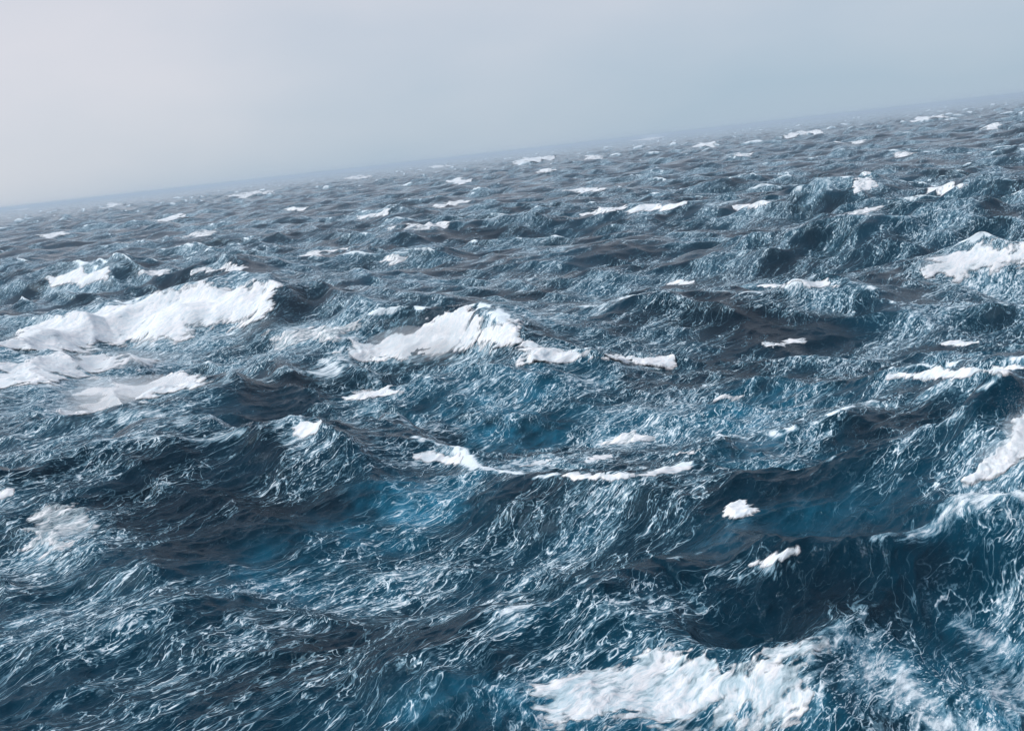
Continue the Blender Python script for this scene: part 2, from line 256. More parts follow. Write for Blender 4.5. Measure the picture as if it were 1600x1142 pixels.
# breaking crests and foam sheets: outline on the sea, foam depth, how ragged
FOAMS = [
    {'name': 'breaking_crest', 'label': 'largest white foam slope, broad breaking wave on the left with rounded top', 'cat': 'breaking wave', 'poly': [(-62.06, 140.84), (-61.62, 142.27), (-63.97, 150.27), (-65.77, 156.32), (-64.95, 157.12), (-64.29, 157.39), (-62.82, 157.53), (-61.18, 157.25), (-60.87, 162.47), (-60.14, 163.62), (-59.11, 164.0), (-57.73, 164.49), (-56.08, 164.18), (-54.71, 164.65), (-53.13, 163.32), (-51.63, 163.35), (-50.35, 162.84), (-48.61, 162.03), (-47.13, 162.02), (-45.66, 162.0), (-44.19, 161.97), (-42.72, 161.93), (-40.72, 161.15), (-39.03, 161.56), (-37.15, 161.15), (-35.24, 157.41), (-34.17, 157.23), (-32.36, 156.8), (-31.14, 155.84), (-31.02, 151.91), (-32.05, 150.53), (-32.5, 149.58), (-33.94, 150.11), (-35.72, 152.05), (-37.18, 152.5), (-38.23, 152.64), (-39.5, 152.31), (-41.08, 153.11), (-42.26, 152.38), (-43.64, 152.4), (-44.6, 152.12), (-45.99, 152.12), (-47.14, 151.35), (-49.13, 153.22), (-50.72, 154.82), (-51.95, 155.27), (-53.12, 154.45), (-54.09, 154.11), (-55.1, 152.89), (-55.96, 151.28), (-56.63, 150.18), (-56.72, 147.61), (-57.2, 147.01), (-56.4, 142.3), (-57.89, 141.7), (-59.07, 141.21), (-59.96, 140.84), (-60.87, 140.53)], 'edge': 1.93, 'rag': 1.0, 'thick': 0.29, 'lump': 0.5, 'thin': 0.15, 'mat': 'f'},
    {'name': 'breaking_crest', 'label': 'long flat white foam band at the left edge, below the largest foam slope', 'cat': 'breaking wave', 'poly': [(-54.8, 117.63), (-54.19, 118.25), (-53.82, 118.76), (-53.32, 119.65), (-52.44, 120.38), (-50.94, 120.35), (-50.03, 121.74), (-49.97, 123.79), (-49.19, 124.11), (-48.41, 124.41), (-48.5, 127.81), (-48.54, 129.55), (-47.5, 129.24), (-46.41, 129.63), (-44.73, 129.18), (-43.61, 128.54), (-44.33, 134.36), (-43.2, 134.72), (-42.36, 134.99), (-41.22, 135.34), (-40.37, 135.6), (-41.51, 135.26), (-40.95, 131.46), (-41.35, 128.94), (-42.03, 127.38), (-43.2, 127.32), (-44.16, 126.66), (-45.59, 126.49), (-46.6, 126.8), (-46.7, 123.06), (-47.36, 122.47), (-47.56, 120.74), (-47.22, 117.0), (-47.86, 115.78), (-48.95, 115.65), (-49.45, 114.16), (-50.76, 114.54), (-51.72, 114.76), (-52.68, 114.97), (-53.28, 114.37), (-53.89, 114.41), (-54.41, 116.14)], 'edge': 1.44, 'rag': 1.6, 'thick': 0.18, 'lump': 0.5, 'thin': 0.05, 'mat': 'f', 'mist': [((-47.13, 122.89, 2.46), (11.84, 4.44, 0.89), 0.0, 0.3)]},
    {'name': 'breaking_crest', 'label': 'white foam burst with mist trailing left, lowest of the three foam masses at left', 'cat': 'breaking wave', 'poly': [(-43.26, 113.3), (-42.85, 114.36), (-41.84, 113.83), (-41.31, 116.13), (-41.04, 120.14), (-40.28, 120.4), (-39.53, 120.65), (-38.52, 120.98), (-38.01, 121.14), (-36.15, 116.06), (-34.77, 115.02), (-33.57, 114.51), (-28.24, 100.2), (-27.49, 99.93), (-27.62, 97.98), (-28.44, 97.75), (-29.18, 98.0), (-30.0, 97.76), (-30.96, 97.94), (-31.63, 97.24), (-32.17, 96.82), (-37.9, 111.71), (-38.07, 109.94), (-34.09, 95.2), (-34.68, 94.99), (-36.0, 95.47), (-42.15, 109.01), (-42.7, 111.13)], 'edge': 1.31, 'rag': 1.6, 'thick': 0.23, 'lump': 0.5, 'thin': 0.05, 'mat': 'f', 'spray': (3000, 1.07, (-2.68, -0.54), 0.0117), 'mist': [((-44.94, 110.24, 0.05), (10.04, 4.02, 1.07), 0.0, 1.0), ((-39.18, 112.42, 0.74), (7.37, 3.35, 1.61), 0.0, 0.7), ((-33.86, 114.14, 0.57), (4.69, 2.68, 0.67), 0.0, 0.35)]},
    {'name': 'breaking_crest', 'label': 'peaked white breaker in the centre with a foam tail running right', 'cat': 'breaking wave', 'poly': [(-17.0, 110.1), (-15.89, 110.52), (-14.7, 112.23), (-13.55, 112.64), (-12.61, 112.75), (-11.66, 112.85), (-10.69, 112.69), (-9.7, 112.26), (-8.74, 112.08), (-8.0, 111.62), (-6.57, 111.21), (-5.61, 110.75), (-4.89, 110.29), (-3.66, 108.1), (-2.5, 106.68), (-1.14, 105.27), (-0.48, 104.81), (0.4, 105.28), (1.04, 102.71), (1.87, 101.1), (2.71, 100.86), (3.61, 96.66), (4.22, 96.64), (4.82, 96.39), (5.37, 95.51), (6.15, 95.04), (6.88, 94.16), (7.87, 94.08), (9.09, 98.7), (10.12, 98.6), (10.98, 100.75), (11.8, 100.43), (12.79, 99.85), (13.33, 97.55), (12.36, 98.12), (11.51, 98.0), (10.62, 97.44), (9.58, 97.33), (8.93, 94.82), (7.86, 93.94), (6.87, 94.02), (5.91, 94.43), (5.15, 95.1), (4.56, 95.34), (3.87, 98.16), (3.18, 95.82), (2.39, 96.48), (1.61, 98.23), (1.01, 100.22), (-0.25, 102.26), (-0.68, 102.48), (-1.76, 103.16), (-3.12, 105.23), (-4.05, 106.39), (-4.99, 107.32), (-6.15, 107.99), (-7.33, 108.66), (-8.0, 108.36), (-8.92, 108.54), (-9.83, 108.46), (-10.79, 108.86), (-11.78, 109.51), (-12.93, 109.38), (-13.71, 110.05), (-15.05, 109.62), (-16.01, 109.74)], 'edge': 1.11, 'rag': 1.5, 'thick': 0.22, 'lump': 0.9, 'thin': 0.05, 'mat': 'f', 'spray': (4000, 0.62, (-0.62, -0.31), 0.0108), 'mist': [((-9.59, 108.98, 3.17), (4.31, 2.46, 1.23), 0.0, 0.5), ((-3.27, 109.35, 3.91), (5.54, 2.46, 0.86), 0.0, 0.6), ((-6.06, 109.23, 1.45), (3.69, 1.85, 1.23), 0.0, 0.8)]},
    {'name': 'breaking_crest', 'label': 'bright foam band at the right edge, upper of the two there', 'cat': 'breaking wave', 'poly': [(45.52, 120.22), (46.86, 120.69), (48.29, 122.1), (49.29, 122.37), (50.18, 122.35), (50.95, 122.03), (51.97, 121.6), (52.73, 121.27), (53.74, 120.83), (54.76, 120.37), (56.03, 120.48), (56.78, 120.12), (58.08, 120.9), (58.98, 120.82), (57.6, 118.0), (56.23, 118.32), (55.49, 118.67), (54.48, 118.45), (53.36, 118.63), (52.12, 118.51), (51.01, 118.66), (50.26, 118.98), (49.15, 119.12), (48.4, 119.42), (47.39, 119.82), (46.64, 120.12)], 'edge': 1.22, 'rag': 1.6, 'thick': 0.18, 'lump': 0.5, 'thin': 0.2, 'mat': 'f', 'spray': (2000, 0.59, (-0.74, -0.15), 0.0129), 'mist': [((50.47, 121.22, 3.21), (5.91, 2.95, 0.89), 0.0, 0.3)]},
    {'name': 'breaking_crest', 'label': 'tall white plume of spray thrown up at the right edge', 'cat': 'breaking wave', 'poly': [(19.47, 46.64), (19.82, 46.93), (20.28, 47.19), (20.75, 47.44), (21.13, 47.5), (21.64, 47.85), (22.07, 48.24), (22.48, 48.88), (23.15, 49.79), (23.75, 50.25), (24.21, 50.67), (25.04, 51.29), (25.38, 51.45), (25.46, 51.34), (25.0, 50.41), (24.6, 49.59), (23.6, 48.6), (23.02, 47.91), (22.45, 47.24), (21.92, 47.14), (21.32, 46.61), (21.0, 46.42), (20.43, 46.45), (20.05, 46.39)], 'edge': 0.45, 'rag': 1.0, 'thick': 0.31, 'lump': 0.5, 'thin': 0.0, 'mat': 'f', 'spray': (12000, 0.66, (-0.3, 0.0), 0.0037), 'mist': [((22.12, 48.34, 5.5), (0.78, 0.9, 0.9), 0.0, 0.4), ((21.14, 48.77, 4.23), (1.2, 0.78, 0.66), 0.0, 0.4)]},
    {'name': 'foam_patch', 'label': 'wide textured sheet of white foam at the bottom of the picture', 'cat': 'foam', 'poly': [(0.07, 38.19), (0.31, 38.87), (0.65, 39.48), (0.9, 39.63), (1.24, 39.86), (1.57, 39.69), (1.91, 39.83), (2.24, 39.82), (2.57, 39.8), (2.82, 39.78), (3.07, 39.68), (3.4, 39.65), (3.72, 39.55), (4.05, 39.44), (4.38, 39.4), (4.79, 39.35), (5.12, 39.31), (5.25, 39.06), (5.72, 38.84), (6.12, 38.7), (6.33, 38.51), (6.8, 38.35), (7.02, 38.16), (7.39, 37.93), (7.61, 37.81), (7.9, 37.6), (8.19, 37.46), (8.49, 37.31), (8.8, 37.24), (9.1, 37.09), (9.41, 37.01), (9.62, 36.88), (9.29, 36.89), (8.93, 36.75), (8.57, 36.61), (8.27, 36.68), (7.96, 36.75), (7.57, 36.83), (7.28, 36.96), (6.9, 37.11), (6.68, 37.22), (6.45, 37.26), (5.97, 37.27), (5.66, 37.32), (5.32, 37.22), (5.01, 37.26), (4.65, 37.53), (4.41, 37.56), (4.09, 37.52), (3.85, 37.47), (3.45, 37.51), (3.21, 37.46), (2.81, 37.42), (2.5, 37.44), (2.18, 37.39), (1.79, 37.41), (1.48, 37.49), (1.16, 37.43), (0.85, 37.44), (0.61, 37.3), (0.3, 37.74)], 'edge': 0.91, 'rag': 1.4, 'thick': 0.03, 'lump': 0.5, 'thin': 0.25, 'mat': 'l'},
    {'name': 'foam_patch', 'label': 'small round white foam tuft on a ridge right of centre', 'cat': 'foam', 'poly': [(9.33, 51.36), (9.86, 53.01), (10.51, 52.77), (11.14, 51.97), (10.53, 50.16), (9.88, 50.19)], 'edge': 0.36, 'rag': 1.0, 'thick': 0.1, 'lump': 0.5, 'thin': 0, 'mat': 'f'},
    {'name': 'breaking_crest', 'label': 'thin bright foam line on the long dark wave right of centre', 'cat': 'whitecap', 'poly': [(32.09, 145.22), (33.39, 145.3), (35.38, 145.58), (29.02, 115.18), (30.29, 115.13), (31.54, 115.94), (32.74, 116.48), (33.72, 116.2), (34.05, 113.79), (33.16, 115.2), (31.28, 114.02), (30.25, 114.02), (31.22, 120.73), (28.4, 114.77), (34.27, 143.61), (33.14, 144.25)], 'edge': 0.5, 'rag': 1.0, 'thick': 0.14, 'lump': 0.5, 'thin': 0.0, 'mat': 'f'},
    {'name': 'breaking_crest', 'label': 'short bright whitecap at far left above the largest foam slope', 'cat': 'whitecap', 'poly': [(-104.24, 263.02), (-102.28, 262.88), (-99.78, 262.94), (-97.79, 261.0), (-94.75, 259.48), (-92.57, 258.53), (-88.81, 254.73), (-86.47, 249.72), (-89.08, 250.45), (-91.72, 251.17), (-95.49, 254.86), (-98.79, 257.09), (-103.07, 261.66)], 'edge': 1.39, 'rag': 1.0, 'thick': 0.33, 'lump': 0.5, 'thin': 0.0, 'mat': 'f'},
    {'name': 'foam_patch', 'label': 'ragged pale foam patch on the dark wave face at left edge', 'cat': 'foam', 'poly': [(-28.34, 63.58), (-28.15, 64.63), (-28.36, 65.84), (-28.08, 65.96), (-27.67, 66.14), (-27.11, 66.37), (-26.55, 65.78), (-25.76, 64.99), (-24.98, 64.2), (-25.09, 63.69), (-25.09, 62.93), (-25.72, 62.22), (-26.31, 61.81), (-26.94, 61.85), (-27.72, 62.91)], 'edge': 0.94, 'rag': 1.6, 'thick': 0.07, 'lump': 0.5, 'thin': 0.5, 'mat': 'l'},
    {'name': 'foam_patch', 'label': 'thin greyish foam sheet between the largest foam slope and the central breaker', 'cat': 'foam', 'poly': [(-31.2, 142.13), (-30.6, 142.26), (-28.97, 141.88), (-27.55, 142.52), (-26.48, 143.44), (-25.22, 143.31), (-24.08, 142.09), (-22.67, 140.92), (-21.44, 140.76), (-19.82, 139.97), (-14.97, 114.31), (-15.65, 113.95), (-16.77, 111.68), (-18.26, 111.97), (-19.37, 112.84), (-20.26, 113.76), (-21.41, 114.63), (-22.42, 114.71), (-29.72, 141.02)], 'edge': 1.08, 'rag': 1.4, 'thick': 0.11, 'lump': 0.5, 'thin': 0.5, 'mat': 'l'},
    {'name': 'breaking_crest', 'label': 'small white crest tip above the big dark wave face at left', 'cat': 'whitecap', 'poly': [(-15.11, 73.24), (-14.07, 73.61), (-12.77, 72.57), (-13.65, 72.25), (-14.53, 72.71)], 'edge': 0.38, 'rag': 1.0, 'thick': 0.09, 'lump': 0.5, 'thin': 0.0, 'mat': 'f'},
    {'name': 'breaking_crest', 'label': 'narrow pale foam crest below the central breaker', 'cat': 'whitecap', 'poly': [(-14.92, 97.98), (-15.16, 103.94), (-14.29, 104.07), (-13.39, 103.95), (-10.7, 95.7), (-9.59, 94.76), (-10.36, 94.47), (-11.28, 95.42), (-11.94, 94.28), (-13.33, 95.59), (-14.18, 97.21)], 'edge': 0.58, 'rag': 1.0, 'thick': 0.12, 'lump': 0.5, 'thin': 0.2, 'mat': 'f'},
    {'name': 'breaking_crest', 'label': 'short white foam line in front of the turquoise water in the centre', 'cat': 'whitecap', 'poly': [(-6.8, 71.67), (-6.06, 71.89), (-5.44, 71.63), (-4.95, 71.22), (-4.02, 70.53), (-4.13, 69.93), (-4.76, 70.48), (-5.39, 71.03), (-5.99, 70.99)], 'edge': 0.3, 'rag': 1.0, 'thick': 0.07, 'lump': 0.5, 'thin': 0.0, 'mat': 'f'},
    {'name': 'breaking_crest', 'label': 'thin curved foam line right of centre, lower of several small ones', 'cat': 'whitecap', 'poly': [(1.54, 62.2), (2.29, 61.16), (2.93, 61.13), (3.54, 60.59), (3.85, 59.46), (4.4, 58.57), (4.88, 58.41), (5.37, 58.37), (5.8, 57.73), (6.34, 58.15), (7.04, 59.91), (7.56, 59.97), (8.13, 59.52), (8.63, 59.45), (9.44, 59.71), (8.58, 59.09), (7.86, 58.45), (7.36, 58.39), (6.9, 57.73), (6.3, 57.79), (5.78, 57.49), (5.18, 57.55), (4.73, 58.06), (4.26, 58.22), (3.79, 58.61), (3.34, 59.37), (2.87, 59.88), (2.02, 60.91)], 'edge': 0.2, 'rag': 1.0, 'thick': 0.05, 'lump': 0.5, 'thin': 0.2, 'mat': 'f'},
    {'name': 'breaking_crest', 'label': 'long thin foam line reaching the right edge, halfway up the sea', 'cat': 'whitecap', 'poly': [(25.79, 77.8), (26.56, 77.92), (26.87, 77.25), (27.24, 76.75), (27.88, 76.52), (28.34, 75.79), (28.57, 74.97), (28.64, 73.3), (29.0, 72.44), (29.63, 71.82), (30.17, 71.42), (30.6, 71.6), (31.06, 71.03), (31.59, 70.62), (31.97, 70.27), (25.52, 53.98), (25.86, 53.82), (26.3, 53.88), (26.31, 53.6), (25.81, 53.43), (25.42, 53.49), (31.76, 69.83), (24.29, 52.82), (23.86, 52.75), (23.37, 52.84), (30.1, 71.27), (29.57, 71.67), (28.91, 71.76), (28.27, 72.37), (28.08, 73.69), (27.94, 75.2), (27.64, 75.86), (27.32, 75.98), (26.86, 76.7), (26.34, 77.8)], 'edge': 0.33, 'rag': 1.0, 'thick': 0.08, 'lump': 0.5, 'thin': 0.15, 'mat': 'f'},
    {'name': 'breaking_crest', 'label': 'foam strip on the ridge above the dark trough at lower right', 'cat': 'whitecap', 'poly': [(9.28, 45.14), (9.7, 45.24), (10.15, 45.05), (10.58, 44.76), (11.03, 44.56), (11.49, 44.44), (11.45, 44.26), (11.05, 44.27), (10.57, 44.29), (10.05, 44.6), (9.64, 44.97)], 'edge': 0.23, 'rag': 1.0, 'thick': 0.05, 'lump': 0.5, 'thin': 0.3, 'mat': 'f'},
    {'name': 'foam_patch', 'label': 'foam smear on the hollow dark ridge at lower right', 'cat': 'foam', 'poly': [(8.45, 38.26), (8.83, 38.41), (9.25, 38.39), (9.63, 38.22), (9.99, 38.28), (10.33, 38.28), (10.69, 38.34), (10.11, 37.77), (9.63, 37.9), (9.22, 37.92), (8.9, 38.0)], 'edge': 0.3, 'rag': 1.3, 'thick': 0.03, 'lump': 0.5, 'thin': 0.3, 'mat': 'l'},
    {'name': 'breaking_crest', 'label': 'tiny white sliver at the left edge on the dark wave', 'cat': 'whitecap', 'poly': [(-32.7, 68.67), (-32.05, 68.8), (-31.33, 69.13), (-31.07, 68.55), (-31.56, 68.5), (-32.2, 68.37), (-32.49, 68.24)], 'edge': 0.26, 'rag': 1.0, 'thick': 0.06, 'lump': 0.5, 'thin': 0.0, 'mat': 'f'},
    {'name': 'whitecap', 'label': 'second from the left small whitecap in the far sea, middle third of picture', 'cat': 'whitecap', 'poly': [(-25.85, 240.33), (-24.41, 241.17), (-22.2, 239.33), (-20.64, 238.79), (-19.58, 238.2), (-21.02, 237.4), (-23.01, 237.22)], 'edge': 0.79, 'rag': 2.4, 'thick': 0.09, 'lump': 0.5, 'thin': 0.45, 'mat': 'f', 'group': 'far sea whitecaps, middle'},
    {'name': 'whitecap', 'label': 'third from the left small whitecap in the far sea, middle third of picture', 'cat': 'whitecap', 'poly': [(-32.31, 333.14), (-27.16, 330.37), (-24.32, 339.3), (-22.34, 341.8), (-15.55, 294.79), (-12.39, 293.14), (-15.64, 285.07), (-17.86, 282.36), (-20.17, 281.36), (-27.59, 327.15)], 'edge': 0.84, 'rag': 2.4, 'thick': 0.1, 'lump': 0.5, 'thin': 0.39, 'mat': 'f', 'group': 'far sea whitecaps, middle'},
    {'name': 'whitecap', 'label': 'fourth from the left small whitecap in the far sea, middle third of picture', 'cat': 'whitecap', 'poly': [(-28.89, 472.27), (-23.39, 481.75), (-20.76, 545.36), (-13.88, 503.26), (-9.59, 499.42), (-15.86, 499.26), (-19.9, 470.93), (-23.94, 472.55)], 'edge': 1.29, 'rag': 2.4, 'thick': 0.16, 'lump': 0.5, 'thin': 0.36, 'mat': 'f', 'group': 'far sea whitecaps, middle'},
    {'name': 'whitecap', 'label': 'leftmost small whitecap in the far sea, middle third of picture', 'cat': 'whitecap', 'poly': [(-56.09, 466.2), (-52.38, 468.43), (-48.08, 465.3), (-44.02, 463.93), (-37.75, 426.29), (-45.96, 463.74), (-50.81, 463.23)], 'edge': 1.18, 'rag': 2.4, 'thick': 0.15, 'lump': 0.5, 'thin': 0.3, 'mat': 'f', 'group': 'far sea whitecaps, middle'},
    {'name': 'whitecap', 'label': 'fifth from the left tiny whitecap just below the horizon, left third of picture', 'cat': 'whitecap', 'poly': [(-345.99, 1501.04), (-353.68, 1611.29), (-380.02, 1822.24), (-319.85, 1618.34), (-300.98, 1592.88), (-259.12, 1311.07), (-281.05, 1306.55), (-312.41, 1409.18)], 'edge': 4.83, 'rag': 2.4, 'thick': 0.56, 'lump': 0.5, 'thin': 0.39, 'mat': 'f', 'group': 'whitecaps near the horizon, left'},
    {'name': 'whitecap', 'label': 'second from the left small whitecap in the far sea, left third of picture', 'cat': 'whitecap', 'poly': [(-134.66, 497.7), (-132.06, 500.54), (-125.76, 502.16), (-125.1, 513.17), (-104.83, 450.47), (-108.72, 445.97), (-112.94, 435.45)], 'edge': 1.3, 'rag': 2.4, 'thick': 0.16, 'lump': 0.5, 'thin': 0.45, 'mat': 'f', 'group': 'far sea whitecaps, left'},
    {'name': 'whitecap', 'label': 'rightmost small whitecap in the far sea, left third of picture', 'cat': 'whitecap', 'poly': [(-48.87, 271.05), (-49.48, 291.94), (-45.67, 291.64), (-39.79, 280.98), (-37.21, 279.61), (-39.66, 275.88), (-42.86, 281.39), (-39.78, 254.03), (-47.29, 275.52)], 'edge': 0.72, 'rag': 2.4, 'thick': 0.09, 'lump': 0.5, 'thin': 0.36, 'mat': 'f', 'group': 'far sea whitecaps, left'},
    {'name': 'whitecap', 'label': 'sixth from the left small whitecap in the far sea, middle third of picture', 'cat': 'whitecap', 'poly': [(23.24, 327.49), (27.45, 328.22), (32.41, 336.61), (30.52, 285.6), (31.74, 280.29), (28.54, 278.09), (25.2, 280.1), (23.33, 286.28)], 'edge': 0.72, 'rag': 2.4, 'thick': 0.09, 'lump': 0.5, 'thin': 0.32999999999999996, 'mat': 'f', 'group': 'far sea whitecaps, middle'},
    {'name': 'whitecap', 'label': 'rightmost small whitecap in the far sea, middle third of picture', 'cat': 'whitecap', 'poly': [(30.38, 278.74), (33.78, 277.51), (36.9, 278.8), (39.7, 277.57), (42.55, 272.94), (45.7, 270.77), (41.85, 272.22), (39.23, 274.27), (35.89, 275.56), (33.0, 275.92)], 'edge': 0.81, 'rag': 2.4, 'thick': 0.09, 'lump': 0.5, 'thin': 0.18, 'mat': 'f', 'group': 'far sea whitecaps, middle'},
    {'name': 'whitecap', 'label': 'fifth from the left small whitecap in the far sea, middle third of picture', 'cat': 'whitecap', 'poly': [(28.56, 472.29), (34.27, 497.53), (38.18, 480.8), (43.88, 476.6), (42.23, 438.62), (38.14, 434.15), (35.89, 477.27)], 'edge': 1.21, 'rag': 2.4, 'thick': 0.15, 'lump': 0.5, 'thin': 0.27, 'mat': 'f', 'group': 'far sea whitecaps, middle'},
    {'name': 'whitecap', 'label': 'third from the left tiny whitecap just below the horizon, middle third of picture', 'cat': 'whitecap', 'poly': [(-35.77, 890.69), (-29.39, 924.93), (-20.96, 896.17), (-17.31, 901.31), (-10.84, 839.18), (-15.69, 817.04), (-22.08, 800.55)], 'edge': 2.11, 'rag': 2.4, 'thick': 0.26, 'lump': 0.5, 'thin': 0.21, 'mat': 'f', 'group': 'whitecaps near the horizon, middle'},
    {'name': 'whitecap', 'label': 'fourth from the left tiny whitecap just below the horizon, middle third of picture', 'cat': 'whitecap', 'poly': [(35.21, 1709.24), (65.98, 2123.09), (94.94, 2284.22), (110.75, 2216.84), (104.3, 1787.22), (75.52, 1578.01), (50.08, 1419.93)], 'edge': 4.8, 'rag': 2.4, 'thick': 0.6, 'lump': 0.5, 'thin': 0.18, 'mat': 'f', 'group': 'whitecaps near the horizon, middle'},
    {'name': 'whitecap', 'label': 'sixth from the left tiny whitecap just below the horizon, middle third of picture', 'cat': 'whitecap', 'poly': [(105.41, 1293.19), (136.1, 1587.53), (138.0, 1534.21), (128.17, 1361.0), (119.99, 1219.38), (111.8, 1187.14), (106.47, 1212.06)], 'edge': 3.46, 'rag': 2.4, 'thick': 0.43, 'lump': 0.5, 'thin': 0.39, 'mat': 'f', 'group': 'whitecaps near the horizon, middle'},
    {'name': 'whitecap', 'label': 'fifth from the left tiny whitecap just below the horizon, middle third of picture', 'cat': 'whitecap', 'poly': [(34.24, 916.3), (40.13, 965.58), (44.85, 937.19), (50.45, 931.49), (52.4, 931.38), (39.52, 790.99), (41.21, 900.53)], 'edge': 2.36, 'rag': 2.4, 'thick': 0.29, 'lump': 0.5, 'thin': 0.27, 'mat': 'f', 'group': 'whitecaps near the horizon, middle'},
    {'name': 'whitecap', 'label': 'third from the left tiny whitecap just below the horizon, right third of picture', 'cat': 'whitecap', 'poly': [(305.73, 1213.59), (382.42, 1466.03), (409.68, 1505.8), (422.28, 1502.32), (329.97, 1137.23), (341.08, 1213.45), (312.04, 1176.04)], 'edge': 3.46, 'rag': 2.4, 'thick': 0.43, 'lump': 0.5, 'thin': 0.32999999999999996, 'mat': 'f', 'group': 'whitecaps near the horizon, right'},
    {'name': 'whitecap', 'label': 'fifth from the left tiny whitecap just below the horizon, right third of picture', 'cat': 'whitecap', 'poly': [(520.36, 1409.73), (607.56, 1614.69), (636.23, 1659.16), (650.11, 1653.77), (483.27, 1214.41), (475.63, 1217.42), (465.42, 1221.36)], 'edge': 4.1, 'rag': 2.4, 'thick': 0.51, 'lump': 0.5, 'thin': 0.24, 'mat': 'f', 'group': 'whitecaps near the horizon, right'},
    {'name': 'whitecap', 'label': 'rightmost tiny whitecap just below the horizon, right third of picture', 'cat': 'whitecap', 'poly': [(304.69, 717.12), (297.24, 691.51), (303.09, 693.1), (305.91, 687.72), (307.24, 683.01), (304.38, 684.29), (291.31, 666.14)], 'edge': 1.9, 'rag': 2.4, 'thick': 0.24, 'lump': 0.5, 'thin': 0.27, 'mat': 'f', 'group': 'whitecaps near the horizon, right'},
    {'name': 'whitecap', 'label': 'second from the left tiny whitecap just below the horizon, right third of picture', 'cat': 'whitecap', 'poly': [(140.38, 668.48), (165.16, 770.39), (169.12, 765.39), (173.04, 760.4), (172.86, 752.32), (150.17, 666.35), (145.29, 664.15)], 'edge': 1.95, 'rag': 2.4, 'thick': 0.24, 'lump': 0.5, 'thin': 0.32999999999999996, 'mat': 'f', 'group': 'whitecaps near the horizon, right'},
    {'name': 'whitecap', 'label': 'leftmost small whitecap in the far sea, right third of picture', 'cat': 'whitecap', 'poly': [(54.09, 260.26), (57.14, 261.21), (57.86, 247.06), (59.92, 244.32), (62.48, 243.68), (59.07, 243.05), (58.04, 245.52), (55.78, 247.53), (54.02, 249.43)], 'edge': 0.64, 'rag': 2.4, 'thick': 0.08, 'lump': 0.5, 'thin': 0.24, 'mat': 'f', 'group': 'far sea whitecaps, right'},
    {'name': 'whitecap', 'label': 'fourth from the left small mid distance foam crest, right third of picture', 'cat': 'whitecap', 'poly': [(49.51, 161.75), (50.87, 161.33), (71.54, 220.43), (53.56, 162.72), (54.11, 162.09), (52.76, 160.28), (50.26, 157.12)], 'edge': 0.5, 'rag': 2.4, 'thick': 0.06, 'lump': 0.5, 'thin': 0.45, 'mat': 'f', 'group': 'mid distance small crests, right'},
    {'name': 'whitecap', 'label': 'rightmost small whitecap in the far sea, right third of picture', 'cat': 'whitecap', 'poly': [(90.33, 235.56), (93.78, 241.54), (87.14, 218.96), (85.13, 210.06), (86.64, 208.76), (84.89, 209.48), (85.76, 219.51)], 'edge': 0.6, 'rag': 2.4, 'thick': 0.07, 'lump': 0.5, 'thin': 0.32999999999999996, 'mat': 'f', 'group': 'far sea whitecaps, right'},
    {'name': 'whitecap', 'label': 'second from the left small whitecap in the far sea, right third of picture', 'cat': 'whitecap', 'poly': [(74.64, 235.0), (80.54, 248.16), (80.92, 237.43), (82.89, 238.28), (86.11, 241.03), (82.17, 236.24), (78.97, 236.57)], 'edge': 0.63, 'rag': 2.4, 'thick': 0.08, 'lump': 0.5, 'thin': 0.3, 'mat': 'f', 'group': 'far sea whitecaps, right'},
    {'name': 'whitecap', 'label': 'rightmost small mid distance foam crest, middle third of picture', 'cat': 'whitecap', 'poly': [(22.56, 162.59), (23.64, 162.85), (24.54, 161.88), (25.37, 160.52), (26.05, 158.38), (24.95, 155.76), (24.08, 161.13)], 'edge': 0.42, 'rag': 2.4, 'thick': 0.05, 'lump': 0.5, 'thin': 0.21, 'mat': 'f', 'group': 'mid distance small crests, middle'},
    {'name': 'whitecap', 'label': 'third from the left small mid distance foam crest, right third of picture', 'cat': 'whitecap', 'poly': [(22.89, 100.6), (24.43, 101.44), (25.95, 103.01), (26.97, 102.5), (27.7, 101.82), (26.45, 101.41), (24.47, 99.76), (23.52, 99.51)], 'edge': 0.31, 'rag': 2.4, 'thick': 0.04, 'lump': 0.5, 'thin': 0.39, 'mat': 'f', 'group': 'mid distance small crests, right'},
    {'name': 'whitecap', 'label': 'fourth from the left tiny whitecap just below the horizon, left third of picture', 'cat': 'whitecap', 'poly': [(-221.22, 760.45), (-244.52, 853.85), (-235.56, 856.37), (-231.97, 857.35), (-179.0, 672.72), (-207.92, 768.45), (-189.74, 673.23)], 'edge': 2.01, 'rag': 2.4, 'thick': 0.25, 'lump': 0.5, 'thin': 0.27, 'mat': 'f', 'group': 'whitecaps near the horizon, left'},
    {'name': 'whitecap', 'label': 'leftmost small whitecap in the far sea, left third of picture', 'cat': 'whitecap', 'poly': [(-79.7, 250.35), (-77.9, 250.11), (-76.03, 251.49), (-74.97, 251.81), (-73.7, 251.38), (-72.41, 243.19), (-76.63, 249.71)], 'edge': 0.66, 'rag': 2.4, 'thick': 0.08, 'lump': 0.5, 'thin': 0.39, 'mat': 'f', 'group': 'far sea whitecaps, left'},
    {'name': 'whitecap', 'label': 'third from the left small whitecap in the far sea, left third of picture', 'cat': 'whitecap', 'poly': [(-65.27, 239.24), (-62.94, 240.6), (-59.06, 237.95), (-55.28, 235.31), (-50.86, 229.44), (-52.82, 224.83), (-57.9, 235.39), (-59.89, 237.03), (-63.26, 239.78)], 'edge': 0.62, 'rag': 2.4, 'thick': 0.08, 'lump': 0.5, 'thin': 0.39, 'mat': 'f', 'group': 'far sea whitecaps, left'},
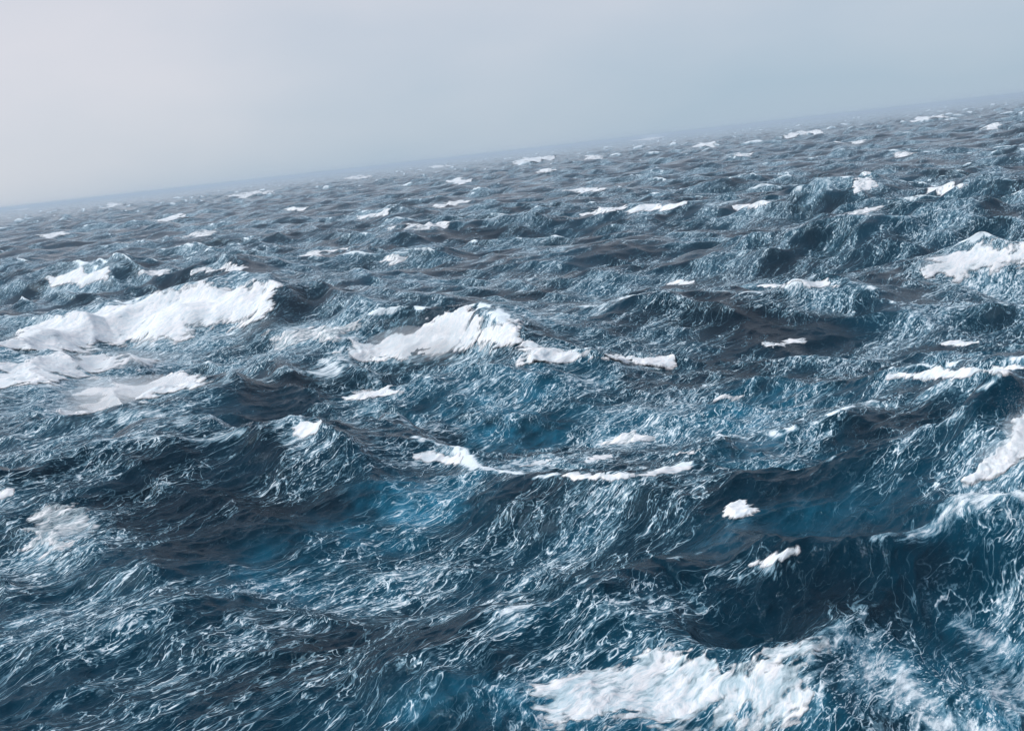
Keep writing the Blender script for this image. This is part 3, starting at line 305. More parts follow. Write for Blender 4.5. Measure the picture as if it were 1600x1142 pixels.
    {'name': 'whitecap', 'label': 'rightmost small mid distance foam crest, right third of picture', 'cat': 'whitecap', 'poly': [(37.39, 96.91), (38.46, 97.24), (38.98, 96.78), (39.62, 96.02), (39.93, 95.64), (38.95, 95.54), (38.2, 96.59)], 'edge': 0.26, 'rag': 2.4, 'thick': 0.03, 'lump': 0.5, 'thin': 0.27, 'mat': 'f', 'group': 'mid distance small crests, right'},
    {'name': 'whitecap', 'label': 'third from the left small mid distance foam crest, middle third of picture', 'cat': 'whitecap', 'poly': [(5.91, 80.87), (6.77, 80.98), (7.77, 80.72), (8.77, 80.44), (9.53, 79.66), (8.62, 79.07), (7.97, 79.31), (7.14, 79.39), (6.52, 79.96)], 'edge': 0.26, 'rag': 2.4, 'thick': 0.03, 'lump': 0.5, 'thin': 0.39, 'mat': 'f', 'group': 'mid distance small crests, middle'},
    {'name': 'whitecap', 'label': 'second from the left small mid distance foam crest, right third of picture', 'cat': 'whitecap', 'poly': [(15.38, 86.67), (15.81, 86.98), (16.5, 86.66), (16.83, 86.4), (17.15, 86.14), (16.75, 86.03), (16.25, 86.32)], 'edge': 0.22, 'rag': 2.4, 'thick': 0.03, 'lump': 0.5, 'thin': 0.42, 'mat': 'f', 'group': 'mid distance small crests, right'},
    {'name': 'whitecap', 'label': 'leftmost small mid distance foam crest, middle third of picture', 'cat': 'whitecap', 'poly': [(-0.46, 68.89), (0.27, 69.61), (0.86, 70.19), (1.44, 70.04), (1.88, 70.03), (1.29, 69.89), (0.26, 68.89)], 'edge': 0.18, 'rag': 2.4, 'thick': 0.02, 'lump': 0.5, 'thin': 0.27, 'mat': 'f', 'group': 'mid distance small crests, middle'},
    {'name': 'whitecap', 'label': 'second from the left small mid distance foam crest, middle third of picture', 'cat': 'whitecap', 'poly': [(3.8, 70.24), (4.48, 71.55), (5.24, 73.81), (5.7, 73.77), (5.87, 72.06), (5.57, 72.08), (4.19, 66.91)], 'edge': 0.18, 'rag': 2.4, 'thick': 0.02, 'lump': 0.5, 'thin': 0.21, 'mat': 'f', 'group': 'mid distance small crests, middle'},
    {'name': 'whitecap', 'label': 'leftmost small mid distance foam crest, right third of picture', 'cat': 'whitecap', 'poly': [(9.38, 69.72), (9.84, 69.8), (10.25, 69.59), (10.5, 69.26), (10.79, 69.22), (10.33, 69.14), (9.9, 69.2)], 'edge': 0.18, 'rag': 2.4, 'thick': 0.02, 'lump': 0.5, 'thin': 0.39, 'mat': 'f', 'group': 'mid distance small crests, right'},
    {'name': 'whitecap', 'label': 'rightmost tiny whitecap just below the horizon, middle third of picture', 'cat': 'whitecap', 'poly': [(749.84, 5853.44), (694.38, 5162.89), (1127.83, 8127.85), (1178.88, 8120.6), (1035.07, 6925.8), (641.99, 4422.26), (617.26, 4517.84)], 'edge': 14.94, 'rag': 2.4, 'thick': 1.86, 'lump': 0.5, 'thin': 0.24, 'mat': 'f', 'group': 'whitecaps near the horizon, middle'},
    {'name': 'whitecap', 'label': 'second from the left tiny whitecap just below the horizon, middle third of picture', 'cat': 'whitecap', 'poly': [(-131.89, 2603.52), (-155.37, 3344.24), (-114.16, 2842.36), (-90.05, 2658.53), (-84.48, 2658.72), (-108.21, 2842.59), (-110.07, 2604.53)], 'edge': 7.2, 'rag': 2.4, 'thick': 0.9, 'lump': 0.5, 'thin': 0.32999999999999996, 'mat': 'f', 'group': 'whitecaps near the horizon, middle'},
    {'name': 'whitecap', 'label': 'leftmost tiny whitecap just below the horizon, middle third of picture', 'cat': 'whitecap', 'poly': [(-301.11, 2417.49), (-321.56, 2720.93), (-255.19, 2282.3), (-252.44, 2393.74), (-247.42, 2394.26), (-200.85, 1831.04), (-247.55, 2132.95)], 'edge': 5.81, 'rag': 2.4, 'thick': 0.72, 'lump': 0.5, 'thin': 0.42, 'mat': 'f', 'group': 'whitecaps near the horizon, middle'},
    {'name': 'whitecap', 'label': 'fourth from the left tiny whitecap just below the horizon, right third of picture', 'cat': 'whitecap', 'poly': [(214.08, 709.95), (219.22, 716.14), (247.85, 786.09), (248.0, 769.67), (251.23, 768.63), (228.55, 709.3), (239.04, 763.7)], 'edge': 1.91, 'rag': 2.4, 'thick': 0.24, 'lump': 0.5, 'thin': 0.39, 'mat': 'f', 'group': 'whitecaps near the horizon, right'},
    {'name': 'whitecap', 'label': 'third from the left small whitecap in the far sea, right third of picture', 'cat': 'whitecap', 'poly': [(162.19, 466.27), (169.73, 478.23), (173.41, 479.05), (175.42, 478.32), (168.66, 459.89), (166.09, 458.81), (164.16, 459.5)], 'edge': 1.28, 'rag': 2.4, 'thick': 0.16, 'lump': 0.5, 'thin': 0.39, 'mat': 'f', 'group': 'far sea whitecaps, right'},
    {'name': 'whitecap', 'label': 'leftmost tiny whitecap just below the horizon, right third of picture', 'cat': 'whitecap', 'poly': [(226.64, 1277.53), (276.29, 1502.45), (282.59, 1501.28), (292.01, 1499.48), (240.09, 1219.24), (227.58, 1195.26), (222.57, 1196.2)], 'edge': 3.87, 'rag': 2.4, 'thick': 0.48, 'lump': 0.5, 'thin': 0.27, 'mat': 'f', 'group': 'whitecaps near the horizon, right'},
    {'name': 'whitecap', 'label': 'third from the left tiny whitecap just below the horizon, left third of picture', 'cat': 'whitecap', 'poly': [(-675.06, 2017.54), (-903.78, 2739.2), (-772.29, 2374.04), (-658.58, 2068.59), (-654.25, 2069.96), (-714.07, 2210.8), (-662.37, 2021.74)], 'edge': 6.32, 'rag': 2.4, 'thick': 0.79, 'lump': 0.5, 'thin': 0.39, 'mat': 'f', 'group': 'whitecaps near the horizon, left'},
    {'name': 'whitecap', 'label': 'second from the left tiny whitecap just below the horizon, left third of picture', 'cat': 'whitecap', 'poly': [(-266.47, 676.46), (-292.68, 756.92), (-276.56, 733.44), (-242.88, 652.38), (-240.14, 653.39), (-243.08, 648.78), (-248.33, 650.32)], 'edge': 1.83, 'rag': 2.4, 'thick': 0.23, 'lump': 0.5, 'thin': 0.32999999999999996, 'mat': 'f', 'group': 'whitecaps near the horizon, left'},
    {'name': 'whitecap', 'label': 'leftmost tiny whitecap just below the horizon, left third of picture', 'cat': 'whitecap', 'poly': [(-2608.23, 6272.04), (-2447.73, 5921.04), (-1871.42, 4608.76), (-3071.26, 7609.29), (-3055.32, 7615.71), (-1824.53, 4520.42), (-2243.09, 5458.36)], 'edge': 14.94, 'rag': 2.4, 'thick': 1.86, 'lump': 0.5, 'thin': 0.48, 'mat': 'f', 'group': 'whitecaps near the horizon, left'},
    {'name': 'whitecap', 'label': 'rightmost tiny whitecap just below the horizon, left third of picture', 'cat': 'whitecap', 'poly': [(-119.21, 653.4), (-119.42, 670.41), (-111.33, 648.6), (-106.76, 646.31), (-104.06, 646.75), (-107.62, 643.13), (-114.05, 648.13)], 'edge': 1.67, 'rag': 2.4, 'thick': 0.21, 'lump': 0.5, 'thin': 0.24, 'mat': 'f', 'group': 'whitecaps near the horizon, left'},
]

# ---------------------------------------------------------------- sea surface
def fft_tile(n, size, lmin, lmax, rms, wdir, spread, seed, power=3.4):
    """periodic choppy wave tile: height, horizontal shift and fold value"""
    r = np.random.default_rng(seed)
    k1 = np.fft.fftfreq(n, size / n) * 2 * np.pi
    kx, ky = np.meshgrid(k1, k1)
    k = np.hypot(kx, ky); k[0, 0] = 1
    lam = 2 * np.pi / k
    band = np.exp(-(lmin / lam) ** 4) * np.exp(-(lam / lmax) ** 4)
    c = np.abs((kx * wdir[0] + ky * wdir[1]) / k)
    amp = band * k ** (-power / 2) * (spread + (1 - spread) * c ** 3)
    amp[0, 0] = 0
    sp = amp * (r.normal(size=(n, n)) + 1j * r.normal(size=(n, n)))
    h = np.fft.ifft2(sp)
    s = rms / h.real.std()
    f = lambda m: (np.fft.ifft2(sp * m).real * s).astype(np.float32)
    out = dict(h=f(1), dx=f(1j * kx / k), dy=f(1j * ky / k),
               fold=f(kx * kx / k) + f(ky * ky / k))
    out['size'] = size; out['n'] = n
    return out

def noise_tile(n, size, lmin, lmax, power, seed, stretch=1.0, ang=0.0):
    r = np.random.default_rng(seed)
    k1 = np.fft.fftfreq(n, size / n) * 2 * np.pi
    kx, ky = np.meshgrid(k1, k1)
    a, b = math.cos(ang), math.sin(ang)
    k = np.hypot((kx * a + ky * b) * stretch, -kx * b + ky * a); k[0, 0] = 1
    lam = 2 * np.pi / k
    amp = np.exp(-(lmin / lam) ** 4) * np.exp(-(lam / lmax) ** 4) * k ** (-power / 2)
    amp[0, 0] = 0
    h = np.fft.ifft2(amp * (r.normal(size=(n, n)) + 1j * r.normal(size=(n, n)))).real
    return dict(h=(h / h.std()).astype(np.float32), size=size, n=n)

def sample(t, key, x, y, ang=0.0):
    a, b = math.cos(ang), math.sin(ang)
    n = t['n']; q = n / t['size']
    u = (x * a + y * b) * q; v = (-x * b + y * a) * q
    iu = np.floor(u); iv = np.floor(v)
    fu = (u - iu).astype(np.float32); fv = (v - iv).astype(np.float32)
    iu = iu.astype(np.int64) % n; iv = iv.astype(np.int64) % n
    ju = (iu + 1) % n; jv = (iv + 1) % n
    g = t[key]
    return (g[iv, iu] * (1 - fu) + g[iv, ju] * fu) * (1 - fv) + (g[jv, iu] * (1 - fu) + g[jv, ju] * fu) * fv

def sstep(e0, e1, v):
    t = np.clip((v - e0) / (e1 - e0), 0, 1)
    return t * t * (3 - 2 * t)

WIND = (-0.42, -0.91)
T1 = fft_tile(512, 331.0, 13, 75, 1.05, WIND, 0.06, 11)
T2 = fft_tile(512, 83.0, 2.6, 14, 0.28, WIND, 0.18, 12)
T3 = fft_tile(512, 19.0, 0.35, 3.0, 0.065, WIND, 0.45, 13)
NLOW = noise_tile(512, 700.0, 8, 200, 2.6, 21)
NMID = noise_tile(512, 97.0, 0.6, 20, 2.2, 22)
NWOB = noise_tile(512, 190.0, 5, 30, 2.6, 24)
NSTR = noise_tile(512, 260.0, 1.5, 60, 2.4, 23, stretch=4.0, ang=math.radians(45))

def seg_dist(x, y, pts):
    """signed distance to a crest line (positive on the near, lee side), height and widths there"""
    P = np.array(pts, np.float64)
    best = np.full(x.shape, 1e9); sd = np.zeros(x.shape)
    hs = np.zeros(x.shape); ws = np.zeros(x.shape)
    for i in range(len(P) - 1):
        a, b = P[i], P[i + 1]
        ex, ey = b[0] - a[0], b[1] - a[1]
        l2 = ex * ex + ey * ey
        t = np.clip(((x - a[0]) * ex + (y - a[1]) * ey) / l2, 0, 1)
        qx, qy = x - (a[0] + t * ex), y - (a[1] + t * ey)
        d = np.hypot(qx, qy)
        m = d < best
        best = np.where(m, d, best)
        sd = np.where(m, -np.sign(ex * qy - ey * qx) * d, sd)     # left of the line = far side
        w = (d + .4) ** -5
        hs += w * (a[2] + t * (b[2] - a[2])); ws += w             # height blends between neighbouring stretches
    return sd, hs / ws

def crest_field(x, y):
    """height of the big waves that stand out one by one, and how near their crest line a point is"""
    z = np.zeros(x.shape); line = np.zeros(x.shape); face = np.zeros(x.shape)
    for c in CRESTS:
        P = np.array(c['pts'])
        R = 4.5 * max(c['wf'], c['wb'])
        m = (x > P[:, 0].min() - R) & (x < P[:, 0].max() + R) & (y > P[:, 1].min() - R) & (y < P[:, 1].max() + R)
        if not m.any():
            continue
        xm, ym = x[m], y[m]
        wob = sample(NWOB, 'h', xm, ym, 0.7) * 0.16 * c['wf']
        sd, h = seg_dist(xm, ym, c['pts'])
        sd = sd + wob
        w = np.where(sd > 0, c['wf'], c['wb'])
        q = np.abs(sd) / w
        prof = np.exp(-(np.sqrt(q * q + 0.03) - 0.173) * 1.25) * np.exp(-(q / 3.2) ** 4)
        tro = np.where(sd > 0, np.exp(-((sd - 2.3 * c['wf']) / (1.1 * c['wf'])) ** 2), 0) * 0.22
        z[m] += h * (prof - tro)
        hn = np.clip(h / 2.0, 0, 1)
        line[m] = np.maximum(line[m], np.exp(-(sd / (0.10 * c['wf'] + .12)) ** 2) * c.get('foam', .5) * hn)
        face[m] = np.maximum(face[m], sstep(0, .4, sd / c['wf']) * sstep(3.0, 1.0, sd / c['wf']) * hn)
    return z, line, face

def surf(x, y, full=False):
    """rest position -> displaced position (x, y, z)"""
    r = np.hypot(x, y)
    f1 = sstep(12000, 5000, r) * (1 + .5 * sstep(400, 1500, r)); f2 = sstep(900, 350, r); f3 = sstep(170, 70, r)
    a1, a2, a3 = 0.35, -0.22, 0.9
    zc, line, face = crest_field(x, y)
    gain = 0.75 + 0.35 * np.clip(sample(NLOW, 'h', x, y) * .6 + .5, 0, 1.6)
    cl = 0.55 + 0.45 * sstep(70, 200, r)                      # the placed waves carry most of the near sea
    w1 = f1 * gain * cl; w2 = f2 * gain; w3 = f3 * gain
    z = zc + sample(T1, 'h', x, y, a1) * w1 + sample(T2, 'h', x, y, a2) * w2 + sample(T3, 'h', x, y, a3) * w3
    z = z + sample(T1, 'h', x + 71, y + 13, -1.1) * w1 * .45
    dx = np.zeros(x.shape); dy = np.zeros(x.shape)
    for t, ang, w, lamb in ((T1, a1, w1, .9), (T2, a2, w2, 1.05), (T3, a3, w3, .9)):
        u = sample(t, 'dx', x, y, ang); v = sample(t, 'dy', x, y, ang)
        ca, sa = math.cos(ang), math.sin(ang)
        dx += (u * ca - v * sa) * w * lamb; dy += (u * sa + v * ca) * w * lamb
    if not full:
        return x - dx * -1, y - dy * -1, z
    fold = sample(T1, 'fold', x, y, a1) * w1 * .9 + sample(T2, 'fold', x, y, a2) * w2 * 1.05
    return x + dx, y + dy, z, line, face, fold

def angle_steps():
    a = np.radians(np.arange(-33.5, 33.51, 0.12))
    step, out = math.radians(.12), []
    x = a[-1]
    while x < math.radians(100):
        step *= 1.07; x += step; out.append(x)
    out = np.array(out)
    return np.concatenate([-out[::-1], a, out])
def radius_steps():
    r, o = 9.0, []
    while r < 14000:
        o.append(r)
        k = 0.0045 if r < 26 else .0018
        r += r * k * (1 + r / 420.0)
    return np.array(o)


# ---------------------------------------------------------------- materials
class Mat:
    def __init__(self, name):
        self.m = bpy.data.materials.new(name); self.m.use_nodes = True
        self.t = self.m.node_tree; self.t.nodes.clear()
        self.out = self.t.nodes.new('ShaderNodeOutputMaterial')
    def n(self, kind, ins=None, **kw):
        x = self.t.nodes.new(kind)
        for k, v in kw.items(): setattr(x, k, v)
        for k, v in (ins or {}).items():
            if hasattr(v, 'is_output'): self.t.links.new(v, x.inputs[k])
            else: x.inputs[k].default_value = v
        return x
    def math(self, op, a, b=0.0, c=0.0, clamp=False):
        return self.n('ShaderNodeMath', {0: a, 1: b, 2: c}, operation=op, use_clamp=clamp).outputs[0]
    def remap(self, v, a, b, c=0.0, d=1.0, smooth=True):
        x = self.n('ShaderNodeMapRange', {0: v, 1: a, 2: b, 3: c, 4: d}, interpolation_type='SMOOTHSTEP' if smooth else 'LINEAR')
        return x.outputs[0]
    def mix(self, f, a, b):
        return self.n('ShaderNodeMix', {0: f, 6: a, 7: b}, data_type='RGBA').outputs[2]
    def noise(self, vec, scale, detail=3, rough=.5, kind='FBM', dist=0.0, lac=2.0):
        x = self.n('ShaderNodeTexNoise', noise_dimensions='3D', noise_type=kind)
        x.inputs['Scale'].default_value = scale; x.inputs['Detail'].default_value = detail
        x.inputs['Roughness'].default_value = rough; x.inputs['Distortion'].default_value = dist
        x.inputs['Lacunarity'].default_value = lac
        self.t.links.new(vec, x.inputs['Vector'])
        return x

def water_material():
    M = Mat('sea_water')
    pos = M.n('ShaderNodeAttribute', attribute_name='rest').outputs['Vector']
    A = lambda k: M.n('ShaderNodeAttribute', attribute_name=k).outputs['Fac']
    foam, lace, aer = A('foam'), A('lace'), A('aeration')
    # the foam is drawn out by the wind into streaks and threads that wobble with the wavelets
    def add(v, w, s):
        k = M.n('ShaderNodeVectorMath', {0: M.n('ShaderNodeVectorMath', {0: w, 1: (.5, .5, .5)}, operation='SUBTRACT').outputs[0], 1: (s, s, 0)}, operation='MULTIPLY').outputs[0]
        return M.n('ShaderNodeVectorMath', {0: v, 1: k}, operation='ADD').outputs[0]
    p = add(pos, M.noise(pos, .16, 2).outputs['Color'], 3.0)
    p = add(p, M.noise(pos, .8, 2, .5).outputs['Color'], .35)
    def stretched(ang, s):
        return M.n('ShaderNodeMapping', {'Vector': p, 'Rotation': (0, 0, R(ang)), 'Scale': (1 / s, 1, 2.8)}, vector_type='TEXTURE').outputs[0]
    st, st2, st3 = stretched(43, .14), stretched(68, .46), stretched(34, .3)
    def contour(vec, scale, det, rough, w, off=.5):
        n = M.noise(vec, scale, det, rough).outputs['Fac']
        d = M.math('ABSOLUTE', M.math('SUBTRACT', n, off))
        return M.math('SUBTRACT', 1.0, M.math('DIVIDE', d, w), clamp=True)
    patch = M.noise(pos, .07, 3, .55).outputs['Fac']
    patch2 = M.noise(st, .26, 3, .6).outputs['Fac']
    fine = M.noise(st3, 5.0, 4, .68).outputs['Fac']
    streak = M.noise(st, 1.9, 5, .68).outputs['Fac']
    cov = M.math('ADD', M.math('MULTIPLY', M.math('SUBTRACT', patch, .5), 1.5), M.math('MULTIPLY', M.math('SUBTRACT', patch2, .5), 2.2))
    cov = M.math('ADD', cov, lace)
    wid = M.remap(cov, -.40, .85, .0, 1.0, smooth=False)
    brk = M.remap(fine, .42, .58)                                        # threads break up
    wob = M.math('MULTIPLY', wid, M.remap(streak, .35, .68, .25, 1.3))
    t1 = contour(st2, .66, 4, .54, M.math('MULTIPLY_ADD', wob, .034, .004))
    t3 = contour(st, .95, 3, .52, M.math('MULTIPLY_ADD', wob, .034, .004))
    t4 = contour(st3, 2.4, 3, .55, M.math('MULTIPLY_ADD', wob, .050, .004))
    net = M.math('MAXIMUM', M.math('MAXIMUM', t1, t3), M.math('MULTIPLY', t4, M.remap(wid, .2, .7, .08, .95)))
    net = M.math('MULTIPLY', net, M.math('MULTIPLY_ADD', brk, .70, .30))
    ss = M.math('MULTIPLY', M.math('SUBTRACT', streak, M.math('SUBTRACT', .72, M.math('MULTIPLY', wid, .30))), 6.0, clamp=True)
    ss = M.math('MULTIPLY', ss, M.math('MULTIPLY_ADD', brk, .80, .20))
    fleck = M.math('MULTIPLY', M.remap(M.noise(st3, 11.0, 3, .6).outputs['Fac'], .56, .68), M.remap(wid, .15, .7, .03, 1.0))
    mask = M.math('MAXIMUM', net, ss)
    mask = M.math('MULTIPLY', mask, M.remap(wid, .08, .45, .12, 1.0))
    mask = M.math('MAXIMUM', mask, M.math('MULTIPLY', fleck, .8))
    dense = M.math('MULTIPLY', M.math('ADD', foam, M.math('SUBTRACT', M.math('MULTIPLY', fine, 1.2), .80)), 2.2, clamp=True)
    dense = M.math('MULTIPLY', dense, M.remap(foam, .02, .2))
    mask = M.math('MINIMUM', M.math('MAXIMUM', mask, dense), 1.0)
    # water body: deep blue, turquoise where it is full of bubbles
    body = M.mix(M.remap(patch, .3, .7), (.0003, .0095, .0190, 1), (.0010, .0340, .0610, 1))
    bub = M.math('MULTIPLY', aer, M.remap(M.noise(p, .55, 4, .6).outputs['Fac'], .30, .66, .25, 1.0), clamp=True)
    body = M.mix(bub, body, (.012, .145, .240, 1))
    halo = M.math('MULTIPLY', M.remap(wid, .25, 1.0, 0, .40), M.remap(fine, .3, .6, .3, 1))
    body = M.mix(halo, body, (.030, .150, .235, 1))
    fcol = M.mix(M.remap(M.math('MAXIMUM', mask, dense), .20, .75), (.34, .64, .80, 1), (.82, .91, .95, 1))   # thin films let the blue through
    col = M.mix(mask, body, fcol)
    rough = M.math('MULTIPLY_ADD', mask, .6, .07)
    b1 = M.noise(pos, 3.6, 4, .62).outputs['Fac']
    b2 = M.noise(st2, 1.6, 3, .55).outputs['Fac']
    hgt = M.math('ADD', M.math('MULTIPLY', b1, .16), M.math('MULTIPLY', b2, .18))
    bump = M.n('ShaderNodeBump', {'Strength': .45, 'Distance': 1.0, 'Height': hgt}).outputs[0]
    pr = M.n('ShaderNodeBsdfPrincipled', {'Base Color': col, 'Roughness': rough, 'IOR': 1.333, 'Specular IOR Level': .17, 'Specular Tint': (.55, .82, 1.0, 1), 'Normal': bump})
    M.t.links.new(pr.outputs[0], M.out.inputs[0])
    return M.m

def foam_material(name, tint, hole):
    M = Mat(name)
    pos = M.n('ShaderNodeNewGeometry').outputs['Position']
    def add(v, w, s):
        k = M.n('ShaderNodeVectorMath', {0: M.n('ShaderNodeVectorMath', {0: w, 1: (.5, .5, .5)}, operation='SUBTRACT').outputs[0], 1: (s, s, 0)}, operation='MULTIPLY').outputs[0]
        return M.n('ShaderNodeVectorMath', {0: v, 1: k}, operation='ADD').outputs[0]
    p = add(pos, M.noise(pos, .5, 3).outputs['Color'], 1.4)
    st = M.n('ShaderNodeMapping', {'Vector': p, 'Rotation': (0, 0, R(40)), 'Scale': (5.0, 1, 2.5)}, vector_type='TEXTURE').outputs[0]
    st3 = M.n('ShaderNodeMapping', {'Vector': p, 'Rotation': (0, 0, R(30)), 'Scale': (3.0, 1, 2.5)}, vector_type='TEXTURE').outputs[0]
    cover = M.n('ShaderNodeAttribute', attribute_name='cover').outputs['Fac']
    a = M.noise(st, 1.6, 5, .66).outputs['Fac']
    b = M.noise(st3, 5.0, 4, .66).outputs['Fac']
    big = M.noise(p, .45, 3, .55).outputs['Fac']
    h = M.math('ADD', M.math('MULTIPLY', a, .55), M.math('MULTIPLY', b, .45))
    al = M.math('ADD', cover, M.math('MULTIPLY', M.math('SUBTRACT', h, .5), 2.4))
    al = M.math('ADD', al, M.math('MULTIPLY', M.math('SUBTRACT', big, .5), .9))
    al = M.math('MULTIPLY', M.math('SUBTRACT', al, .22), 1.9, clamp=True)
    f = M.math('MULTIPLY', M.remap(h, .60, .40, 0.0, 1.0), hole)
    col = M.mix(f, (.90, .89, .89, 1), tint)
    bump = M.n('ShaderNodeBump', {'Strength': .5, 'Distance': .35, 'Height': M.math('ADD', M.math('MULTIPLY', big, 1.5), h)}).outputs[0]
    pr = M.n('ShaderNodeBsdfPrincipled', {'Base Color': col, 'Roughness': .8, 'IOR': 1.33, 'Normal': bump})
    tr = M.n('ShaderNodeBsdfTransparent')
    ms = M.n('ShaderNodeMixShader', {0: al, 1: tr.outputs[0], 2: pr.outputs[0]})
    M.t.links.new(ms.outputs[0], M.out.inputs[0])
    return M.m

def spray_material():
    M = Mat('spray_droplets')
    pr = M.n('ShaderNodeBsdfPrincipled', {'Base Color': (.85, .87, .89, 1), 'Roughness': .6})
    M.t.links.new(pr.outputs[0], M.out.inputs[0])
    return M.m

MW = water_material()
MF = foam_material('breaking_foam', (.42, .60, .68, 1), .5)
ML = foam_material('spent_foam', (.20, .46, .56, 1), .6)
MS = spray_material()

def mist_material(density):
    M = Mat('spray_mist')
    pv = M.n('ShaderNodeVolumePrincipled', {'Color': (.97, .98, .99, 1), 'Density': density, 'Anisotropy': 0.0})
    M.t.links.new(pv.outputs[0], M.out.inputs['Volume'])
    return M.m


def mesh_object(name, verts, faces, mat, parent=None, smooth=True):
    me = bpy.data.meshes.new(name)
    v = np.ascontiguousarray(verts, np.float32); f = np.ascontiguousarray(faces, np.int32)
    k = f.shape[1]
    me.vertices.add(len(v)); me.vertices.foreach_set('co', v.ravel())
    me.loops.add(f.size); me.loops.foreach_set('vertex_index', f.ravel())
    me.polygons.add(len(f)); me.polygons.foreach_set('loop_start', np.arange(0, f.size, k, dtype=np.int32))
    if smooth: me.polygons.foreach_set('use_smooth', np.ones(len(f), bool))
    me.update(calc_edges=True)
    me.materials.append(mat)
    o = bpy.data.objects.new(name, me)
    scene.collection.objects.link(o)
    if parent is not None: o.parent = parent
    return o

def attr(o, name, vals):
    a = o.data.attributes.new(name, 'FLOAT', 'POINT'); a.data.foreach_set('value', np.ascontiguousarray(vals, np.float32).ravel())

# ---------------------------------------------------------------- the sea: one sheet out to the horizon
ang = angle_steps(); rad = radius_steps()
AA, RR = np.meshgrid(ang, rad)
X0 = np.sin(AA) * RR; Y0 = np.cos(AA) * RR
sx, sy, sz, line, face, fold = surf(X0, Y0, True)
nr, na = X0.shape
idx = np.arange(nr * na).reshape(nr, na)
faces = np.stack([idx[:-1, :-1], idx[:-1, 1:], idx[1:, 1:], idx[1:, :-1]], -1).reshape(-1, 4)
water = mesh_object('water', np.stack([sx, sy, sz], -1).reshape(-1, 3), faces, MW)
water['kind'] = 'structure'
water['label'] = 'dark blue storm sea laced with white foam streaks'

def blobs(x, y, lst):
    v = np.zeros(x.shape)
    for (bx, by, ra, rb, th, s) in lst:
        c, q = math.cos(th), math.sin(th)
        u = ((x - bx) * c + (y - by) * q) / ra; w = (-(x - bx) * q + (y - by) * c) / rb
        v = np.maximum(v, s * np.exp(-(u * u + w * w)))
    return v

nlow = sample(NLOW, 'h', X0, Y0); nmid = sample(NMID, 'h', X0, Y0); nstr = sample(NSTR, 'h', X0, Y0)
far = sstep(90, 400, RR)
caps = sstep(.62 - .20 * far, 1.15 - .3 * far, fold + .10 * nmid) * sstep(-.4, 1.2, nlow + .35 * nstr)
foam = np.clip(line * sstep(-.9, .9, nmid + .5 * nstr) + caps * .8 + blobs(X0, Y0, FOAM_SPOTS) * (1 + .5 * nmid), 0, 1)
lace = .12 - .06 * far + .10 * nlow + .12 * nstr + .25 * sstep(.1, .8, fold) - .08 * face + blobs(X0, Y0, LACE_SPOTS) - blobs(X0, Y0, CLEAR_SPOTS)
aer = np.clip(blobs(X0, Y0, AIR_SPOTS) * (1 + .35 * nmid) + .10 * sstep(.4, 1.4, nlow), 0, 1)
attr(water, 'foam', foam); attr(water, 'lace', lace); attr(water, 'aeration', aer)
ra_ = water.data.attributes.new('rest', 'FLOAT_VECTOR', 'POINT')
ra_.data.foreach_set('vector', np.stack([X0, Y0, sz], -1).astype(np.float32).ravel())

# ---------------------------------------------------------------- breaking crests and foam sheets: each a thing of its own
def poly_depth(x, y, P):
    P = np.array(P); n = len(P)
    d = np.full(x.shape, 1e9); ins = np.zeros(x.shape, bool)
    for i in range(n):
        a, b = P[i], P[(i + 1) % n]
        e = b - a
        t = np.clip(((x - a[0]) * e[0] + (y - a[1]) * e[1]) / max(e @ e, 1e-9), 0, 1)
        d = np.minimum(d, np.hypot(x - a[0] - t * e[0], y - a[1] - t * e[1]))
        cond = (a[1] > y) != (b[1] > y)
        with np.errstate(divide='ignore', invalid='ignore'):
            xi = a[0] + (y - a[1]) * e[0] / (e[1] if e[1] != 0 else 1e-9)
        ins ^= cond & (x < xi)
    return np.where(ins, d, -d)

def spray_mesh(name, pts, size, parent):
    """many tiny octahedral droplets in one mesh"""
    n = len(pts)
    o = np.array([(1, 0, 0), (-1, 0, 0), (0, 1, 0), (0, -1, 0), (0, 0, 1), (0, 0, -1)], np.float64)
    f = np.array([(0, 2, 4), (2, 1, 4), (1, 3, 4), (3, 0, 4), (2, 0, 5), (1, 2, 5), (3, 1, 5), (0, 3, 5)])
    v = pts[:, None, :] + o[None] * size[:, None, None]
    fa = (f[None] + (np.arange(n) * 6)[:, None, None]).reshape(-1, 3)
    ob = mesh_object(name, v.reshape(-1, 3), fa, MS, parent, smooth=False)
    ob['kind'] = 'stuff'
    return ob

